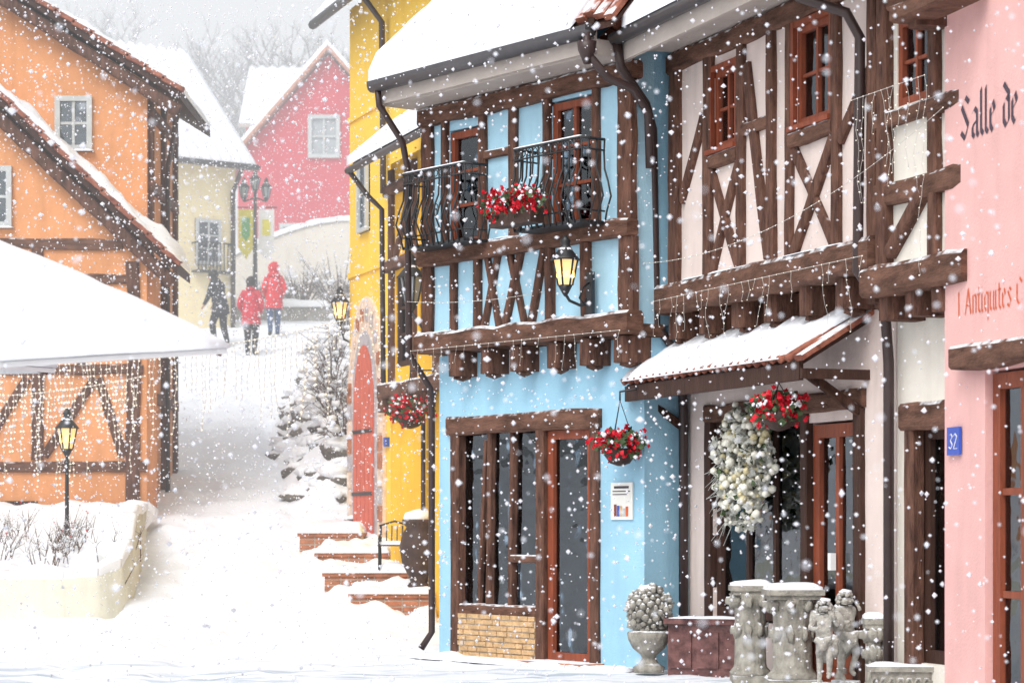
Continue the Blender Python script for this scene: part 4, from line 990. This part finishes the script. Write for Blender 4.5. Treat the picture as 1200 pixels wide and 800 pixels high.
# ---------------------------------------------------------------- baskets, wreath
basket('flower_basket',w.w((.15,.72,2.07)),.20,.42,[(.0,0,.5),(.15,.1,.52)])
basket('flower_basket',w.w((2.95,.50,2.28)),.19,.22,[(.0,0,.28),(.02,.0,.3)])
basket('flower_basket',y2.w((2.05,.35,2.75)),.24,.45,[(.0,0,.5),(.3,.1,.5)])
g=G('christmas_wreath',w.w((1.60,.14,1.86)),(.345,-.939))
for k in range(620):
    a=R(0,2*pi); t=R(0,2*pi); rr=R(.06,.17); RR=.25
    p_=((RR+rr*cos(t))*cos(a)*1.1,rr*sin(t)*.9+.02,(RR+rr*cos(t))*sin(a)*1.35)
    m=random.choice([BAUB,BAUB,BAUB,SPRIG,SPRIG,GOLDB])
    if m is SPRIG: 
        for _ in range(4): frond(g,'sprigs',random.choice([SPRIG,SPRIG,SPRIG,SPRIG,LEAF]),(p_[0]*1.06,p_[1]+R(0,.04),p_[2]*1.06),R(.018,.04))
    else: g.blob('baubles',m,p_,R(.018,.044),1)
for k in range(60):
    a=R(2.0,4.4); g.tube('twigs',SPRIG,[(.30*cos(a),.02,.40*sin(a)),(.33*cos(a)-R(.1,.35),R(0,.12),.42*sin(a)-R(.0,.35))],[.006,.003],4)
g.finish()

# ---------------------------------------------------------------- string lights
OCT=[(1,0,0),(-1,0,0),(0,1,0),(0,-1,0),(0,0,1),(0,0,-1)];OF=[(0,2,4),(2,1,4),(1,3,4),(3,0,4),(2,0,5),(1,2,5),(3,1,5),(0,3,5)]
def strings(name,A,B2,sag,step,lmin,lmax,bead=.006,drops=True,wr=.0025,bs=.08,pr=.8):
    A=Vector(A);B2=Vector(B2); g=plain(name,A); D=B2-A; k=max(4,int(D.length/step))
    P=[D*(i/k)+Vector((0,0,-sag*4*(i/k)*(1-i/k))) for i in range(k+1)]
    g.tube('cable',WIRE,P,wr,4)
    def bd(p): g.add('bulbs',BEAD,[tuple(p+Vector(q_)*bead*R(.6,1.2)) for q_ in OCT],OF)
    for i,p_ in enumerate(P):
        bd(p_)
        if drops and R(0,1)<pr:
            l=R(lmin,lmax)*(1 if R(0,1)<.7 else .6); x=p_.copy(); pts=[p_]
            m=int(l/bs)
            for j in range(m): 
                x=x+Vector((R(-.02,.02),R(-.02,.02),-bs)); pts.append(x.copy()); bd(x+Vector((R(-.015,.015),R(-.01,.01),0)))
            if len(pts)>1: g.tube('drops',WIRE,pts,wr*.7,3)
    g.finish()
strings('string_lights',(-7.6,33.8,3.75),(-1.9,33.6,4.35),.25,.075,.6,1.5,.017,wr=.007,bs=.09)
strings('string_lights',(-7.6,34.5,3.2),(-5.3,34.5,3.5),.05,.065,.5,1.6,.017,wr=.007,bs=.09)
strings('string_lights',b.w((0,.36,3.12)),b.w((3.3,.36,3.12)),.0,.13,.1,.5,pr=.7)
strings('string_lights',w.w((.1,.42,3.4)),w.w((4.2,.42,3.4)),.0,.13,.15,.6,pr=.7)
strings('string_lights',c.w((.1,.45,4.6)),c.w((1.2,.45,4.6)),.0,.09,.5,1.6)
strings('string_lights',b.w((0,.4,3.62)),w.w((.2,.5,3.75)),.12,.12,0,0,drops=False)
strings('string_lights',w.w((.2,.5,3.75)),p.w((.1,.06,4.35)),.25,.12,0,0,drops=False)
# ---------------------------------------------------------------- trees
def grow(g,p_,d,l,r_,lv,mx):
    m=p_+d*l*.5+Vector((R(-1,1),R(-1,1),R(-.3,1)))*l*.06; e=p_+d*l
    g.tube('branches',BARK,[p_,m,e],[r_,r_*.8,r_*.6],5 if lv<2 else 3)
    if lv>=mx: return
    for i in range(4 if lv<3 else 3):
        a=Vector((R(-1,1),R(-1,1),R(-.1,.9))).normalized(); nd=(d*.75+a*.75).normalized(); t=R(.4,1)
        grow(g,p_+d*l*t,nd,l*R(.55,.75),r_*.55,lv+1,mx)
def bare(name,x,yv,h,mx=5):
    g=plain(name,(x,yv,gz0(x,yv)-.3)); grow(g,Vector((0,0,0)),Vector((R(-.05,.05),0,1)),h*.36,h*.02,0,mx); return g.finish(True)
t1=bare('bare_tree',-10.2,101,11.5); t2=bare('bare_tree',-7.6,102,12)
for x,yv,sc,rt,src in ((-14,106,1.0,1,t1),(-12,110,1.0,2,t2),(-9,110,1.0,3,t1),(-5,108,1.0,4,t2),(-17,110,1.1,5,t1),(-7,114,1.05,.6,t1),(-10.5,105,.9,4.4,t2),(-20,118,1.1,2.2,t2),(4,115,1.1,1.2,t1),(12,117,1.2,3,t2)):
    o_=bpy.data.objects.new('bare_tree',src.data); o_.location=(x,yv,gz0(x,yv)-.3); o_.rotation_euler=(0,0,rt); o_.scale=(sc,)*3; scene.collection.objects.link(o_)
for x,yv,h in ((-5.6,63.5,1.5),(-4.7,64,1.9),(-4.2,59.5,1.2),(-6.6,64.2,1.1)):
    g=plain('snowy_shrub',(x,yv,gz0(x,yv)))
    for k in range(60):
        a=Vector((R(-.6,.6),R(-.4,.4),R(.5,1)))*h; mm=a*.5+Vector((R(-.1,.1),0,.1)); g.tube('twigs',TWIG,[(0,0,0),mm,a],[.02,.014,.006],4)
        g.tube('twigs',TWIG,[mm,mm+Vector((R(-.3,.3),R(-.2,.2),R(.1,.4)))],[.01,.005],3)
        if k%3==0: g.blob('snow_clumps',SNOW,a*R(.5,1),R(.04,.1),1,.5,(1,1,.6),k)
    g.finish()

# ---------------------------------------------------------------- falling snow and haze
rng=np.random.default_rng(3); n=135000
P=np.stack([rng.uniform(-9.5,8,n),3.8+43*rng.random(n)**.85,rng.uniform(0,11,n)],1)
rad=np.clip(rng.lognormal(-4.8,.42,n),.004,.021)
rad=np.where(P[:,1]<10,np.minimum(rad,.008),rad)
oc=np.array(OCT,float)
V=P[:,None,:]+oc[None]*rad[:,None,None]*rng.uniform(.6,1.25,(n,6,1)); V=V.reshape(-1,3)
F=(np.array(OF)[None]+(np.arange(n)*6)[:,None,None]).reshape(-1,3)
me=bpy.data.meshes.new('flakes'); me.vertices.add(len(V)); me.vertices.foreach_set('co',V.ravel())
me.loops.add(F.size); me.loops.foreach_set('vertex_index',F.ravel().astype(np.int32)); me.polygons.add(len(F))
me.polygons.foreach_set('loop_start',np.arange(0,F.size,3,dtype=np.int32)); me.update(calc_edges=True)
me.polygons.foreach_set('use_smooth',[True]*len(F))
fm=bpy.data.materials.new('snowflake'); fm.use_nodes=True
nt=fm.node_tree; nt.nodes.remove(nt.nodes['Principled BSDF']); d1=nt.nodes.new('ShaderNodeBsdfDiffuse'); d2=nt.nodes.new('ShaderNodeBsdfTranslucent'); mx=nt.nodes.new('ShaderNodeMixShader')
for d_ in (d1,d2): d_.inputs[0].default_value=(.95,.96,1,1)
nt.links.new(d1.outputs[0],mx.inputs[1]);nt.links.new(d2.outputs[0],mx.inputs[2]);nt.links.new(mx.outputs[0],nt.nodes['Material Output'].inputs[0])
me.materials.append(fm); fo=bpy.data.objects.new('falling_snow',me); scene.collection.objects.link(fo)
def haze(y0,y1,zt,den,air):
    # snow-laden air: absorbs light and glows by itself, emission standing in for scattered daylight
    g=plain('emissive_snow_haze'); m=bpy.data.materials.new('emissive_snow_haze'); m.use_nodes=True; nt=m.node_tree; nt.nodes.remove(nt.nodes['Principled BSDF'])
    v=nt.nodes.new('ShaderNodeVolumeAbsorption'); v.inputs['Density'].default_value=den; v.inputs['Color'].default_value=(0,0,0,1)
    e=nt.nodes.new('ShaderNodeEmission'); e.inputs['Color'].default_value=(.95,.97,1,1); e.inputs['Strength'].default_value=den*air
    a=nt.nodes.new('ShaderNodeAddShader'); nt.links.new(v.outputs[0],a.inputs[0]); nt.links.new(e.outputs[0],a.inputs[1]); nt.links.new(a.outputs[0],nt.nodes['Material Output'].inputs['Volume'])
    g.box('haze',m,-70,70,y0,y1,-4,zt); g.finish(True)
haze(25.5,84,24,.0085,.93); haze(84.5,190,46,.020,.93)

# ---------------------------------------------------------------- light, sky, camera
el=radians(50); az=radians(205)
W_=bpy.data.worlds.new('World'); scene.world=W_; W_.use_nodes=True; nt=W_.node_tree
sky=nt.nodes.new('ShaderNodeTexSky'); sky.sky_type='NISHITA'; sky.sun_disc=False; sky.sun_elevation=el; sky.sun_rotation=az
sky.air_density=1; sky.dust_density=4; sky.ozone_density=1
hs=nt.nodes.new('ShaderNodeHueSaturation'); hs.inputs['Saturation'].default_value=.12; hs.inputs['Value'].default_value=1.32
nt.links.new(sky.outputs[0],hs.inputs['Color']); nt.links.new(hs.outputs[0],nt.nodes['Background'].inputs[0]); nt.nodes['Background'].inputs[1].default_value=.15
sd=bpy.data.lights.new('sun','SUN'); sd.energy=1.15; sd.angle=radians(25); sd.color=(1,.97,.93)
so=bpy.data.objects.new('sun',sd); scene.collection.objects.link(so)
dv=Vector((sin(az)*cos(el),cos(az)*cos(el),sin(el))); so.rotation_euler=dv.to_track_quat('Z','Y').to_euler()
cd=bpy.data.cameras.new('camera'); cd.lens=84; cd.sensor_width=36; cd.shift_y=.179; cd.clip_end=1200
cd.dof.use_dof=True; cd.dof.focus_distance=21.5; cd.dof.aperture_fstop=3.5
co=bpy.data.objects.new('camera',cd); co.location=(0,0,1.35); co.rotation_euler=(radians(90),0,0); scene.collection.objects.link(co); scene.camera=co
scene.view_settings.view_transform='Standard'; scene.view_settings.look='None'; scene.view_settings.exposure=0
